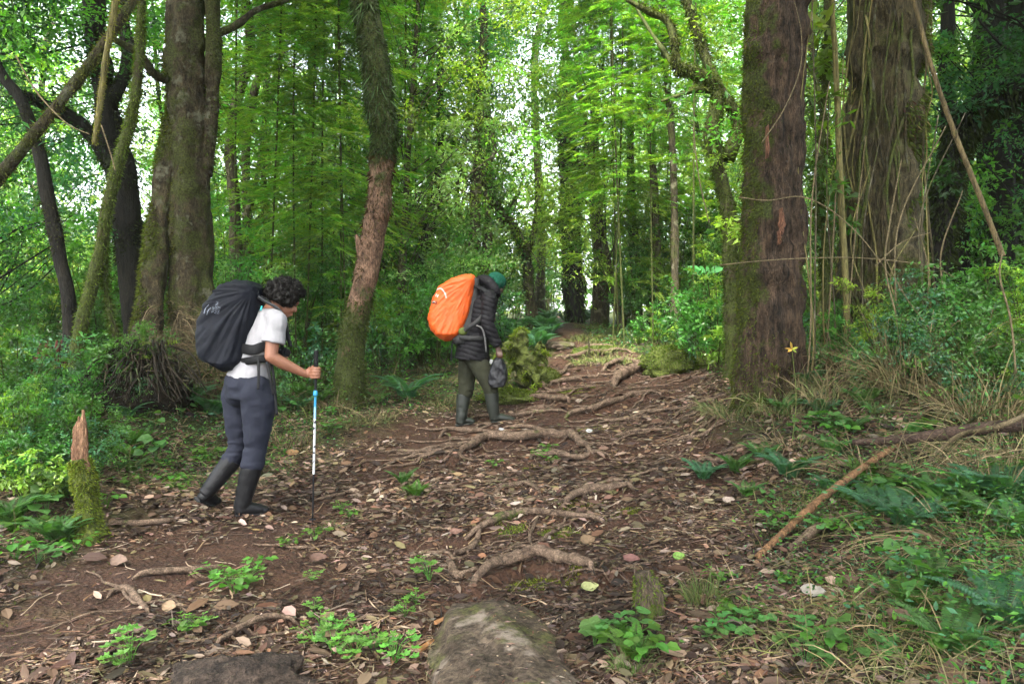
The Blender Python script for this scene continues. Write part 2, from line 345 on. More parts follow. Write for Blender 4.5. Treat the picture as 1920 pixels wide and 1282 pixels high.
def remesh(name, parts, voxel, mat, smooth=6, disp=None, factor=.5, colfn=None):
    """fuses closed pieces into one continuous skin"""
    A = Acc()
    for V, F in parts: A.add(V, F)
    o = bpy.data.objects.new('tmp', A.mesh('tmp', None)); COL.objects.link(o)
    m = o.modifiers.new('r', 'REMESH'); m.mode = 'VOXEL'; m.voxel_size = voxel; m.adaptivity = 0
    if smooth:
        s = o.modifiers.new('s', 'SMOOTH'); s.iterations = smooth; s.factor = factor
    dg = bpy.context.evaluated_depsgraph_get(); dg.update()
    me = bpy.data.meshes.new_from_object(o.evaluated_get(dg)); old = o.data
    bpy.data.objects.remove(o); bpy.data.meshes.remove(old)
    me.name = name; me.materials.clear(); me.materials.append(mat)
    n = len(me.vertices); co = np.empty(n*3, np.float32); me.vertices.foreach_get('co', co); co = co.reshape(-1, 3).astype(float)
    if disp:
        no = np.empty(n*3, np.float32); me.vertices.foreach_get('normal', no); no = no.reshape(-1, 3)
        co = co+no*disp(co, no)[:, None]; me.vertices.foreach_set('co', co.astype(np.float32).ravel())
    if colfn is not None:
        a = me.color_attributes.new('Col', 'FLOAT_COLOR', 'POINT'); c4 = np.ones((n, 4), np.float32); c4[:, :3] = colfn(co); a.data.foreach_set('color', c4.ravel())
    me.polygons.foreach_set('use_smooth', np.ones(len(me.polygons), bool)); me.update()
    return me
def rotz(a): c, s = math.cos(a), math.sin(a); return np.array(((c, -s, 0), (s, c, 0), (0, 0, 1.)))

# ---------------------------------------------------------------- labels that tell repeats apart
PEND = []
ZONES = [(130,'at the left edge'),(330,'left of the tall left trunk'),(430,'by the tall left trunk'),(640,'between left trunk and leaning tree'),(740,'around the leaning tree'),(870,'between leaning tree and man'),(1000,'behind the man'),(1130,'at the end of the trail'),(1260,'right of the upper trail'),(1390,'left of the red trunk'),(1530,'by the red trunk'),(1760,'by the broad fibrous trunk'),(3000,'at the right edge')]
ORD = ['leftmost','second','third','fourth','fifth','sixth','seventh','eighth','ninth','tenth','eleventh','twelfth','thirteenth','fourteenth','fifteenth','sixteenth','seventeenth','eighteenth','nineteenth','twentieth']
def later(o, text, loc, group, where=None):
    px = 960+FPX*loc[0]/max(loc[1], .5); o['group'] = group
    zn = next(z for a, z in ZONES if px < a)
    dp = '' if loc[1] < 7 else ('' if loc[1] < 12 else (', farther back' if loc[1] < 19 else ', deep in wood'))
    PEND.append((text+' '+(where or zn+dp), px, o))
def finish_labels():
    d = {}
    for l, px, o in PEND: d.setdefault(l, []).append((px, o))
    for l, v in d.items():
        v.sort(key=lambda a: a[0])
        for i, (px, o) in enumerate(v):
            o['label'] = l if len(v) == 1 else ((('leftmost ' if i == 0 else 'rightmost ' if i == len(v)-1 else ORD[min(i, 19)]+' from left, '))+l)
# ================================================================ the ground
def ground_mat():
    m, t, b, out = nodes('forest_floor'); L = t.links.new
    tc = N(t, 'ShaderNodeTexCoord'); at = N(t, 'ShaderNodeAttribute', attribute_name='edge')
    n1 = N(t, 'ShaderNodeTexNoise', i_Scale=2.2, i_Detail=8, i_Roughness=.65); L(tc.outputs['Object'], n1.inputs[0])
    n2 = N(t, 'ShaderNodeTexNoise', i_Scale=38, i_Detail=6, i_Roughness=.7); L(tc.outputs['Object'], n2.inputs[0])
    n3 = N(t, 'ShaderNodeTexVoronoi', i_Scale=55); L(tc.outputs['Object'], n3.inputs[0])
    r1 = N(t, 'ShaderNodeValToRGB'); e = r1.color_ramp.elements; e[0].position = .32; e[0].color = (.022, .011, .007, 1); e[1].position = .7; e[1].color = (.075, .042, .026, 1); L(n2.outputs[0], r1.inputs[0])
    r2 = N(t, 'ShaderNodeValToRGB'); e = r2.color_ramp.elements; e[0].position = .35; e[0].color = (.7, .62, .58, 1); e[1].position = .7; e[1].color = (1.3, 1.15, 1.0, 1); L(n1.outputs[0], r2.inputs[0])
    mu = N(t, 'ShaderNodeMixRGB', blend_type='MULTIPLY'); mu.inputs[0].default_value = 1; L(r1.outputs[0], mu.inputs[1]); L(r2.outputs[0], mu.inputs[2])
    rm = N(t, 'ShaderNodeValToRGB'); e = rm.color_ramp.elements; e[0].position = .35; e[0].color = (.014, .018, .006, 1); e[1].position = .72; e[1].color = (.055, .070, .017, 1); L(n2.outputs[0], rm.inputs[0])
    ad = N(t, 'ShaderNodeMath', operation='MULTIPLY_ADD'); L(n1.outputs[0], ad.inputs[0]); ad.inputs[1].default_value = 1.4; L(at.outputs['Fac'], ad.inputs[2])
    mr = N(t, 'ShaderNodeMapRange', i_From_Min=1.60, i_From_Max=1.95); L(ad.outputs[0], mr.inputs[0])
    mx = N(t, 'ShaderNodeMixRGB'); L(mr.outputs[0], mx.inputs[0]); L(mu.outputs[0], mx.inputs[1]); L(rm.outputs[0], mx.inputs[2])
    L(mx.outputs[0], b.inputs['Base Color']); b.inputs['Roughness'].default_value = .8; b.inputs['Specular IOR Level'].default_value = .25
    s = N(t, 'ShaderNodeMath', operation='MULTIPLY_ADD'); L(n3.outputs['Distance'], s.inputs[0]); s.inputs[1].default_value = .5; L(n2.outputs[0], s.inputs[2])
    bp = N(t, 'ShaderNodeBump', i_Strength=.9, i_Distance=.03); L(s.outputs[0], bp.inputs['Height']); L(bp.outputs[0], b.inputs['Normal'])
    return m
GM = ground_mat()
def axis(segs):
    out = []
    for a, b, st in segs: out.append(np.arange(a, b, st))
    return np.unique(np.round(np.concatenate(out+[[segs[-1][1]]]), 4))
gx = axis([(-260,-60,25),(-60,-20,4),(-20,-7,.5),(-7,-3.6,.1),(-3.6,3.6,.03),(3.6,7,.1),(7,20,.5),(20,60,4),(60,260,25)])
gy = axis([(-60,-6,6),(-6,1.6,.3),(1.6,9,.03),(9,14,.07),(14,24,.25),(24,60,2),(60,300,24)])
XX, YY = np.meshgrid(gx, gy)
ZZ = h(XX, YY)
Vg = np.stack([XX, YY, ZZ], -1).reshape(-1, 3); nx = len(gx); ny = len(gy)
ii = (np.arange(ny-1)[:, None]*nx+np.arange(nx-1)[None]).ravel()
Fg = np.stack([ii, ii+1, ii+nx+1, ii+nx], -1)
pd = pathd(Vg[:, 0], Vg[:, 1])
onp = pd[Fg].mean(1) < 1.0
def sub(Fs, name):
    u, inv = np.unique(Fs.ravel(), return_inverse=True)
    return mesh(name, Vg[u], inv.reshape(-1, 4), GM, smooth=True, extra={'edge': pd[u]})
o = link('ground', sub(Fg[~onp], 'ground')); tag(o, 'dark mossy forest floor rising on both sides of the trail', kind='structure'); o['category'] = 'ground'
o = link('path', sub(Fg[onp], 'path')); tag(o, 'bare reddish brown trail climbing between the trees', kind='structure'); o['category'] = 'path'
# ---------------------------------------------------------------- leaf litter, twigs (nobody could count them)
def gnorm(x, y, e=.04):
    zx = (h(x+e, y)-h(x-e, y))/(2*e); zy = (h(x, y+e)-h(x, y-e))/(2*e)
    return unit(np.stack([-zx, -zy, np.ones_like(zx)], -1))
def scatter(n, ymin=1.9, ymax=12, pxr=(-40, 1960), power=1.0):
    """points spread over the ground in view, denser close by"""
    y = ymin*(ymax/ymin)**(rng.random(n)**power); x = (rng.uniform(pxr[0], pxr[1], n)-960)/FPX*y
    return x, y
LIT = np.array([(.17,.112,.068),(.10,.064,.042),(.21,.150,.105),(.055,.034,.023),(.27,.205,.155),(.13,.070,.040),(.040,.025,.018),(.13,.105,.05),(.08,.046,.03),(.028,.018,.013)])
A = Acc()
def litter(n, L0, L1, wr, tpl, hi=.012, ymax=13, ymin=1.9, cols=LIT):
    x, y = scatter(n, ymin=ymin, ymax=ymax)
    dens = .55+1.0*fbm(xy0(x*1.7, y*1.7), 31, 3)-.1*((y > 6.3) & (y < 10.5) & (x > -.6) & (x < 2)); e = pathd(x, y)
    # the worn line of the trail is bare, dark earth
    wl = np.interp(y, [2, 3.3, 4.6, 5.6, 6.6, 8], [-2.3, -1.9, -1.35, -.95, -.65, -.3]); bare = np.exp(-((x-wl)/(.33))**2)*(y < 7.6)
    k = rng.random(n) < np.clip(dens+.1-.85*bare-.3*np.clip(e-1.2, 0, .8), .04, 1)
    x, y = x[k], y[k]; n = len(x); z = h(x, y); nr = gnorm(x, y)
    d = rdir(n, 0); d = unit(d+.25*rdir(n)); d[:, 2] += .02
    d = d-nr*(d*nr).sum(1, keepdims=True)*.6
    L = np.exp(rng.uniform(np.log(L0), np.log(L1), n)); W = L*rng.uniform(wr[0], wr[1], n)
    p = np.stack([x, y, z+rng.uniform(.001, hi, n)], -1)
    wet = np.clip(.72+.75*fbm(xy0(x*2.1, y*2.1), 37, 3), .35, 1.15)[:, None]
    leaves(A, p, d, nr+.5*rng.standard_normal((n, 3)), L, W, cols[rng.integers(0, len(cols), n)]*wet, tpl, bend=rng.uniform(-.15, .25, n), colvar=.22)
litter(80000, .016, .045, (.3, .6), 'leaf6', hi=.02)
litter(110000, .02, .08, (.07, .18), 'rhomb', hi=.025)
litter(6500, .035, .09, (.28, .5), 'oval', hi=.03, ymax=9)
litter(1800, .06, .13, (.32, .5), 'oval', hi=.03, ymax=7)
litter(22000, .05, .15, (.03, .07), 'strip', hi=.02, ymax=9)
litter(40000, .035, .10, (.2, .5), 'leaf6', hi=.03, ymin=4.2, ymax=13, cols=LIT*1.15)
o = link('leaf_litter', A.mesh('leaf_litter', DRY)); tag(o, 'brown and tan leaf litter with bits of twig covering the trail', 'leaf litter', kind='stuff')
# ---------------------------------------------------------------- fallen leaves one can point at
BIGL = [((598,1065),.11,(.20,.12,.08),'oval','large curled tan leaf lying left of the trail centre, wide as a hand'),((548,852),.12,(.38,.20,.10),'oval','orange brown leaf on the bank behind the woman\'s walking pole'),
 ((1185,1075),.09,(.34,.18,.14),'oval','pinkish brown curled leaf right of the arching root'),((225,1073),.10,(.36,.25,.18),'oval','pale tan leaf standing beside the dark worn soil at left'),
 ((1105,1122),.09,(.42,.42,.18),'oval','yellow green leaf lying just below the arching root'),((800,1220),.10,(.45,.20,.08),'blade','orange wood chip beside the foreground rock'),
 ((828,1172),.09,(.45,.22,.10),'blade','long orange wood chip above the foreground rock'),((1525,1118),.10,(.50,.45,.38),'oval','pale grey leaf on the right bank below the bamboo cane'),
 ((1100,1035),.10,(.42,.30,.16),'oval','tan leaf on end at the right of the mossy root step'),((855,1018),.08,(.34,.20,.14),'oval','brown pink leaf left of the forked root'),
 ((1365,950),.08,(.50,.38,.32),'oval','pale pink leaf at the foot of the right bank'),((1440,800),.12,(.26,.15,.12),'oval','large dark brown leaf hanging on the right bank under the tree'),
 ((1330,950),.09,(.42,.36,.20),'oval','beige leaf beside the pale pink leaf on the right bank'),((208,900),.10,(.36,.26,.18),'oval','tan leaf beside the broken orange stump'),
 ((940,820),.06,(.62,.62,.62),'oval','small whitish leaf in front of the man\'s boots'),((1105,818),.07,(.62,.62,.60),'oval','whitish leaf on the litter right of the thick root'),
 ((1273,1065),.07,(.25,.40,.08),'oval','fresh green leaf lying on the litter near the grass tuft'),((1690,1180),.10,(.30,.20,.13),'oval','brown leaf curling at the bottom right beside the fern'),
 ((1060,877),.05,(.45,.38,.30),'oval','small beige leaf beneath the thick root'),((905,1060),.06,(.40,.20,.10),'oval','small rust leaf left of the foreground rock top'),
 ((320,1160),.08,(.36,.24,.15),'oval','tan leaf near the hooked root at lower left'),((1585,890),.12,(.24,.15,.11),'oval','wide brown leaf behind the fallen bamboo cane')]
for (px, py), L, c, tp, lab in BIGL:
    A = Acc(); g = Gf(px, py); nr = gnorm(g[:1], g[1:2])
    a = rng.uniform(-.6, .6); d = np.array([[math.cos(a), math.sin(a), .12]])
    if tp == 'oval':
        # a finer leaf: grid with a fold and a curl
        U, Vv = np.meshgrid(np.linspace(0, 1, 12), np.linspace(-1, 1, 7), indexing='ij')
        wd = np.sin(np.pi*U**.8)**.8*.33; cu = rng.uniform(.2, .5)
        X = U; Y = Vv*wd; Z = .10*Vv**2+.25*cu*(U-.5)**2*2+.02*np.sin(U*14+Vv*3)+.03*rng.standard_normal(U.shape)*.4+.04
        Q = np.stack([X-.5, Y, Z], -1).reshape(-1, 3)*L; tilt = rng.uniform(.25, .7)
        Rx = np.array(((1, 0, 0), (0, math.cos(tilt), -math.sin(tilt)), (0, math.sin(tilt), math.cos(tilt))))
        Q = Q@Rx.T@rotz(a).T+np.array((0, 0, .012+L*.12))
        i = (np.arange(11)[:, None]*7+np.arange(6)[None]).ravel(); F = np.stack([i, i+1, i+8, i+7], -1)
        A.add(Q, F, np.array(c)*.42*(1+.12*rng.standard_normal((len(Q), 1))))
        me = A.mesh('fallen_leaf', DRY, True)
    else:
        V, F = box((0, 0, .012), (L, L*.22, .012), rotz(a+.9)); V += .003*rng.standard_normal(V.shape)
        A.add(V, F, np.array(c)*.5); me = A.mesh('wood_chip', DRY)
    o = link('fallen_leaf' if tp == 'oval' else 'wood_chip', me); o.location = g; tag(o, lab, 'leaf' if tp == 'oval' else 'wood chip', 'fallen leaves on the ground' if tp == 'oval' else 'wood chips by the rock')
# ---------------------------------------------------------------- exposed roots
ROOTM = bark_mat('root_bark', (.045,.029,.019), (.20,.138,.096), mossamt=.24, sx=16, sz=16, bump=1, dist=.012)
RL = ['thick arching root above the foreground rock','short hooked root left of the arching root','long root at knee of the slope with moss beneath','thin root hanging down from the long mossy root',
 'smooth curved root over the green mossy step','short thin root above the curved mossy root','wavy root below the leafy slope centre','thickest long root crossing the trail below the man','thin straight root left of the thickest long root',
 'root running right from below the thickest root','looped root in front of the man\'s left boot','flat root under the man\'s boots','short root right of the man\'s boots','stubby pale root just right of the man\'s front boot','long diagonal root climbing right past the mossy tufts',
 'upper of two roots at the foot of the mossy boulder','lower of two roots at the foot of the mossy boulder','curved root over the dark hollow in the upper trail','forked root right of the dark hollow','fat smooth buttress root on the right of the upper trail','root left of the dark hollow in the upper trail',
 'farthest straight root near the top of the trail','small root behind the man\'s front boot','hooked root lying at lower left of the trail','straight root above the hooked root at lower left','long low root at the bottom left above the stone','short root at the left beyond the worn soil',
 'bent root left of the long mossy root','thin root in the litter right of the thickest root','faint root left of the trail centre below the tall tree','root running down beside the mossy boulder','thin dark root on the slope under the right tree']
for (W, r, st), lab in zip(ROOTW, RL):
    W = W.copy(); W[:, 2] = h(W[:, 0], W[:, 1]); n = 14*len(W)
    C = spline(W, n); C[:, 2] = h(C[:, 0], C[:, 1])*.6+C[:, 2]*.4
    t = np.linspace(0, 1, n); wob = .35*r*np.stack([fbm(C*6, 3), fbm(C*6, 4), fbm(C*7, 6)], -1)*2.2
    C = C+wob; C[:, 2] += r*.8+.010-(np.clip(.08-t, 0, 1)+np.clip(t-.92, 0, 1))/.08*r*1.8
    rr = np.array((.5, .9, 1.1, 1.0, .8, .4))*r
    A = Acc(); V, F = tube(C, rr, n, 10, noise=.32, nsc=16, seed=int(r*1000)+n, smooth_path=False, lat=(0, 0, 1)); A.add(V, F)
    for k in range(rng.integers(1, 4)):   # side rootlets of the same root
        i0 = rng.integers(n//6, n*5//6); a = rng.uniform(0, 6.28); Lr = rng.uniform(.12, .4)
        q = C[i0]+np.stack([np.cos(a+np.linspace(0, 1, 5))*np.linspace(0, Lr, 5), np.sin(a+np.linspace(0, 1, 5))*np.linspace(0, Lr, 5)*.6, 0*np.linspace(0, 1, 5)], -1)
        q[:, 2] = np.maximum(h(q[:, 0], q[:, 1])-.002, 0); q[0, 2] = C[i0][2]; q[-1, 2] -= .02
        V, F = tube(q, (r*.45, r*.4, r*.25, r*.12), 14, 7, noise=.25, nsc=20, seed=k); A.add(V, F)
    o = link('tree_root', A.mesh('tree_root', ROOTM, True)); tag(o, lab, 'root', 'exposed roots across the trail')
# slighter roots, alike
for k in range(150):
    y = 2.8*(11/2.8)**rng.random() if k < 50 else rng.uniform(5.0, 10.5); c = np.interp(y, PATH[:, 0], PATH[:, 1]); x = c+rng.uniform(-1.0, 1.0)*np.interp(y, PATH[:, 0], PATH[:, 2])*.9+.3
    a = rng.normal(0.12, .35); L = rng.uniform(.25, 1.0); r = rng.uniform(.004, .012)+(.006*rng.random() if y > 5 else 0)
    t = np.linspace(-.5, .5, 6); q = np.stack([x+t*L*math.cos(a), y+t*L*math.sin(a)+.05*rng.standard_normal(6), 0*t], -1)
    C = spline(q, 30); C[:, 2] = h(C[:, 0], C[:, 1])+r*1.0+.006; C[:, :2] += .4*r*rng.standard_normal((30, 2)); C[0, 2] -= r*3; C[-1, 2] -= r*3
    V, F = tube(C, (r*.3, r*.8, r, r*.6, r*.2), 30, 8, noise=.3, nsc=20, seed=k, smooth_path=False, lat=(0, 0, 1))
    o = link('tree_root', mesh('tree_root', V, F, ROOTM, smooth=True)); o['category'] = 'root'; later(o, 'slender half buried root', (x, y), 'slender roots half buried in the trail') if k < 46 else later(o, 'thin tangled root', (x, y), 'tangled slender roots on the trail', ('left of' if x < -.5 else 'below' if x < .3 else 'right of' if x < 1.2 else 'far right of' if x < 1.9 else 'well right of')+' the man, '+('on the lower slope' if y < 5.9 else 'below his boots' if y < 7 else 'level with his boots' if y < 8.2 else 'up the trail'))
# ================================================================ trees
B_RED = bark_mat('red_bark', (.014,.0095,.006), (.125,.080,.050), mossamt=.2, sx=13, sz=2.2, bump=1, mdir=(-1, -.1, .1), moss=(.045,.06,.010), dist=.09)
B_FIB = bark_mat('fibrous_bark', (.022,.018,.009), (.165,.138,.070), mossamt=.34, sx=22, sz=1.4, bump=1, moss=(.060,.068,.015), lichen=(.125,.125,.05), dist=.09)
B_LEFT = bark_mat('mossy_brown_bark', (.020,.016,.008), (.095,.074,.038), mossamt=.55, sx=9, sz=4, bump=1, moss=(.045,.055,.012), lichen=(.12,.12,.08), dist=.07)
B_MOSS = bark_mat('thick_moss_bark', (.022,.018,.009), (.07,.055,.028), mossamt=.75, sx=9, sz=3, bump=.8, moss=(.042,.055,.012))
B_BARE = bark_mat('smooth_orange_bark', (.060,.034,.020), (.22,.125,.075), mossamt=.34, sx=7, sz=3, bump=.4, moss=(.035,.045,.010), dist=.015)
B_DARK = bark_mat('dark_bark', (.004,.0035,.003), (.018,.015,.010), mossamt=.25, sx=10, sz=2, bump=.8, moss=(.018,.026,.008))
B_BG = bark_mat('pale_mossy_bark', (.025,.020,.011), (.10,.085,.05), mossamt=.42, sx=10, sz=2, bump=.6, moss=(.05,.065,.015), lichen=(.16,.15,.10))
B_YEL = bark_mat('yellow_stem', (.05,.045,.015), (.18,.155,.06), mossamt=.35, sx=20, sz=2, bump=.4, moss=(.09,.10,.02), dist=.01)
B_DEAD = bark_mat('dead_cane', (.06,.032,.016), (.25,.135,.065), mossamt=.05, sx=20, sz=5, bump=.3, dist=.006)
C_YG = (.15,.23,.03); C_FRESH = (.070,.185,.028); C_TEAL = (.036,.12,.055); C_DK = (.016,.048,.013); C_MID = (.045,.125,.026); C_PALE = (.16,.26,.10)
def clump(acc, c, r, n, L, col, flat=.6, tpl='rhomb', asp=.42, droop=.15):
    """a spray of leaves on short twigs round c"""
    nt = max(3, n//14); td = rdir(nt, flat); tl = r*rng.uniform(.45, 1.1, nt)
    k = rng.integers(0, nt, n); f = rng.random(n)**.6
    p = np.asarray(c)+td[k]*(tl[k]*f)[:, None]+rng.standard_normal((n, 3))*r*.09
    p[:, 2] -= droop*r*f*f
    d = unit(td[k]*.6+rdir(n, .6)+np.array((0, 0, -droop*1.5)))
    ln = L*rng.uniform(.6, 1.25, n)*rng.uniform(.75, 1.35)
    leaves(acc, p, d, np.array((0, 0, 1.))+.55*rng.standard_normal((n, 3)), ln, ln*asp, np.asarray(col)*rng.uniform(.55, 1.4), tpl)
def twig(acc, a, b, r, n=7, sag=0):
    a = np.asarray(a, float); b = np.asarray(b, float); m = (a+b)/2+.12*np.linalg.norm(b-a)*rng.standard_normal(3)*.6; m[2] -= sag
    V, F = tube([a, m, b], (r, r*.7, r*.35), n, 6, noise=.2, nsc=6); acc.add(V, F)
def crown_tree(seed, H, base, rad, nclump, nleaf, L, cols, bark, asp=.42, flat=.6, trunk_r=.11, lean=.6, cr=.66, mossy=True, tpl='rhomb'):
    """prototype data: (trunk mesh, crown mesh)"""
    global rng
    keep = rng; rng = np.random.default_rng(seed)
    T = Acc(); K = Acc()
    top = np.array((rng.normal(0, lean), rng.normal(0, lean), H)); mid = top*.5+np.array((rng.normal(0, .35), rng.normal(0, .35), 0))
    q1 = top*.25+np.array((rng.normal(0, .2), rng.normal(0, .2), 0)); q3 = (mid+top)/2+np.array((rng.normal(0, .3), rng.normal(0, .3), 0))
    tp = np.array([(0, 0, -.4), q1, mid, q3, top]); sp = spline(tp, 30)
    V, F = tube(tp, (trunk_r*1.25, trunk_r, trunk_r*.85, trunk_r*.6, trunk_r*.2), 34, 10, noise=.35, nsc=2.5, seed=seed, base_flare=.5); T.add(V, F)
    for k in range(nclump):
        z = base+(H-base)*rng.random()**.9; f = np.clip((z-base)/(H-base), 0, 1)
        rr = rad*(.35+.65*np.sin(np.pi*min(.98, .15+f*.8)))*rng.uniform(.25, 1.15); a = rng.uniform(0, 6.283)
        i = int(np.clip((z-.5)/H*30-2, 2, 29)); s = sp[i]; c = np.array((s[0]+rr*math.cos(a), s[1]+rr*math.sin(a), z+rng.normal(0, .2)))
        if k % 2 == 0: twig(T, s, c, trunk_r*rng.uniform(.14, .3), sag=rng.uniform(-.2, .25))
        col = np.array(cols[rng.integers(0, len(cols))]); clump(K, c, cr*rng.uniform(.6, 1.3), nleaf, L, col, flat, tpl, asp)
    if mossy: tufts(K, T.V[0][:-2], 10, 500, .05, (.05,.07,.014), (0, 0, 0))
    me = (T.mesh('trunk', bark, True), K.mesh('crown', LEAF)); rng = keep
    return me
def tufts(acc, V, ns, n, L, col, side=(0, 0, 0), thr=-.15, zmin=None, zmax=None, W=.25, seed=3, hang=.5, tpl='rhomb', spread=.6):
    """moss fringes standing off a tube's skin (V is ring by ring, ns per ring)"""
    R_ = V.reshape(-1, ns, 3); C = R_.mean(1); nr = len(R_)
    i = rng.integers(0, nr-1, n*3); j = rng.integers(0, ns, n*3); f = rng.random((n*3, 1)); g = rng.random((n*3, 1))
    p = (R_[i, j]*(1-f)+R_[i+1, j]*f)*(1-g)+(R_[i, (j+1) % ns]*(1-f)+R_[i+1, (j+1) % ns]*f)*g
    cc = C[i]*(1-f)+C[i+1]*f; nrm = unit(p-cc)
    q = fbm(p*2.3, seed, 2)+nrm@np.asarray(side, float)
    k = q > thr
    if zmin is not None: k &= p[:, 2] > zmin
    if zmax is not None: k &= p[:, 2] < zmax
    p = p[k][:n]; nrm = nrm[k][:n]; m = len(p)
    if not m: return
    d = unit(nrm*spread+rdir(m)*.5+np.array((0, 0, -hang)))
    ln = L*rng.uniform(.4, 1.3, m)
    leaves(acc, p-nrm*.004, d, rdir(m), ln, ln*W, col, tpl, colvar=.3)
def tree(label, pts, rad, bark, crown=None, name='tree', group=None, cat='tree', n=60, ns=20, noise=.25, nsc=3, flute=0, flare=0, moss=None, limbs=(), top=None, seed=1, extra=None):
    """pts: photo points with distance, from the foot up. crown: list of (px,py,Y,r,n,L,col)"""
    W = np.array([P(*p) for p in pts]); W[0][2] = hz(W[0][0], W[0][1])-.15
    if top is not None: W = np.concatenate([W, [W[-1]+np.array(t) for t in top]])
    base = np.array((W[0][0], W[0][1], hz(W[0][0], W[0][1])))
    e = empty(name, base, label, cat, group)
    rr = list(rad)+[rad[-1]*(.8-.25*k) for k in range(len(W)-len(rad))]
    V, F = tube(W-base, rr, n, ns, noise=noise, nsc=nsc, seed=seed, flute=flute, base_flare=flare)
    link('trunk', mesh('trunk', V, F, bark, smooth=True), e)
    M = Acc()
    if moss:
        for kw in moss: tufts(M, V[:-2], ns, **kw)
    for lp, lr, kw in limbs:
        LW = np.array([P(*p) for p in lp])-base
        v, f = tube(LW, lr, 26, 12, noise=.35, nsc=7, seed=seed+3)
        link('limb', mesh('limb', v, f, kw.get('mat', bark), smooth=True), e)
        if kw.get('moss'): tufts(M, v[:-2], 12, kw['moss'], .05, (.045,.06,.013), (0, 0, .2))
    if M.n: link('moss', M.mesh('moss', MOSSM), e)
    K = Acc()
    for c in (crown or []):
        px, py, Y, r, nn, L, col = c[:7]; q = P(px, py, Y)-base
        clump(K, q, r, nn, L, col, *(c[7:]))
    if top is not None:   # the crown above the frame
        q = W[-1]-base
        if top is UP:    # unseen boughs added over trail and camera to shade the near ground
            for k in range(95):
                yy = rng.uniform(-8, 3.5); xx = rng.uniform(-4.5, 4.5)+W[-1][0]*.8; c_ = np.array((xx, yy, rng.uniform(6.5, 9.5)))-base
                if k % 4 == 0: twig(M2 := Acc(), q*.8+np.array((0, 0, -1.)), c_, .05); link('limb', M2.mesh('limb', bark, True), e)
                clump(K, c_, 1.1, 75, .22, (C_MID, C_FRESH, C_DK)[k % 3], .5, 'rhomb', .5)
        if top is UP and abs(W[-1][0]+1.5) > 1:   # more unseen boughs, added to block sky light and darken both sides
            sg_ = 1 if W[-1][0] > 0 else -1
            for k in range(110):
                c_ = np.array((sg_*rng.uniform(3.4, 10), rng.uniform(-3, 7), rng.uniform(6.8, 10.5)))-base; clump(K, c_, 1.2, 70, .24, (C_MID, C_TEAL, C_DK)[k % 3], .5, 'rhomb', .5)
                if k % 12 == 0: twig(M2 := Acc(), q*.85, c_, .06); link('limb', M2.mesh('limb', bark, True), e)
        for k in range(16):
            clump(K, q+rng.normal(0, 1, 3)*np.array((1.5, 1.5, .8)), .8, 150, .11, (C_MID, C_FRESH, C_DK)[k % 3])
    if K.n: link('crown', K.mesh('crown', LEAF), e)
    if extra: extra(e, base, W)
    return e
UP = [(.1, .1, 2.5), (.0, .3, 5.0)]
mg = (.040,.050,.012)
# --- the two big trees at the right
def t13x(e, base, W):
    A = Acc()   # bark torn off: orange wood showing
    for (px, py, hpx, wpx) in ((1466,415,50,13),(1440,265,60,8),(1462,445,26,7)):
        c = P(px, py, 5.42)-base; s = 5.5/FPX
        t = np.linspace(0, 1, 9); wv = np.sin(np.pi*t)**.5*wpx/2*s*np.clip(.9+1.1*fbm(np.stack([t*9, t*0+px, t*0], -1), 1), .25, 1.6); z = (t-.5)*hpx*s
        Vf = np.concatenate([np.stack([-wv, 0*t, z], -1), np.stack([0*wv, -.02-0*t, z], -1), np.stack([wv, 0*t, z], -1), np.stack([0*wv, .06+0*t, z], -1)])+c
        F = []
        for a in range(8):
            for b in range(4): F.append((b*9+a, ((b+1) % 4)*9+a, ((b+1) % 4)*9+a+1, b*9+a+1))
        A.add(Vf, np.array(F))
    link('torn_bark', A.mesh('torn_bark', bark_mat('torn_wood', (.06,.03,.018), (.24,.11,.065), mossamt=.1, sx=30, sz=6, bump=1, dist=.02)), e)
tree('tall straight trunk with reddish brown bark and a mossy left edge, right of the trail', [(1442,770,5.75),(1440,620,5.75),(1446,460,5.75),(1447,300,5.75),(1452,150,5.75),(1458,0,5.75)], (.28,.255,.245,.235,.24,.245), B_RED, top=UP,
     n=190, ns=100, noise=.26, nsc=7, flute=.06, flare=.08, seed=4, extra=t13x,
     moss=[dict(n=9000, L=.035, col=(.055,.068,.012), side=(-.9, 0, 0), thr=.36), dict(n=4500, L=.03, col=(.055,.06,.015), thr=-.05, zmax=1.1), dict(n=900, L=.05, col=(.06,.04,.02), thr=.25, hang=1)])
def strands(e, base, W):
    rs_ = np.random.default_rng(77); z = W[:6, 2]-base[2]
    for k in range(20):
        a = rs_.uniform(-2.9, -.2); r0 = rs_.uniform(.005, .018); t = np.linspace(0, 1, 14); zz = rs_.uniform(-.1, .6)+t*rs_.uniform(2.2, 5.0)
        cx = np.interp(zz, z, W[:6, 0]-base[0]); cy_ = np.interp(zz, z, W[:6, 1]-base[1]); R_ = np.interp(zz, z, (.44,.38,.345,.345,.34,.35))*1.03+.10*np.exp(-zz*3)
        aa = a+.16*np.sin(t*rs_.uniform(4, 12)+k)+.45*(t-.5)*rs_.normal(0, 1)
        q = np.stack([cx+np.cos(aa)*(R_+.05*rs_.random()*np.sin(t*3)), cy_+np.sin(aa)*R_, zz], -1)+rs_.normal(0, .016, (14, 3))
        V, F = tube(q, (r0, r0*.9, r0*.6), 50, 7, noise=.3, nsc=12, seed=k); link('hanging_stem', mesh('hanging_stem', V, F, (B_FIB, B_MOSS, B_YEL, B_LEFT)[k % 4], smooth=True), e)
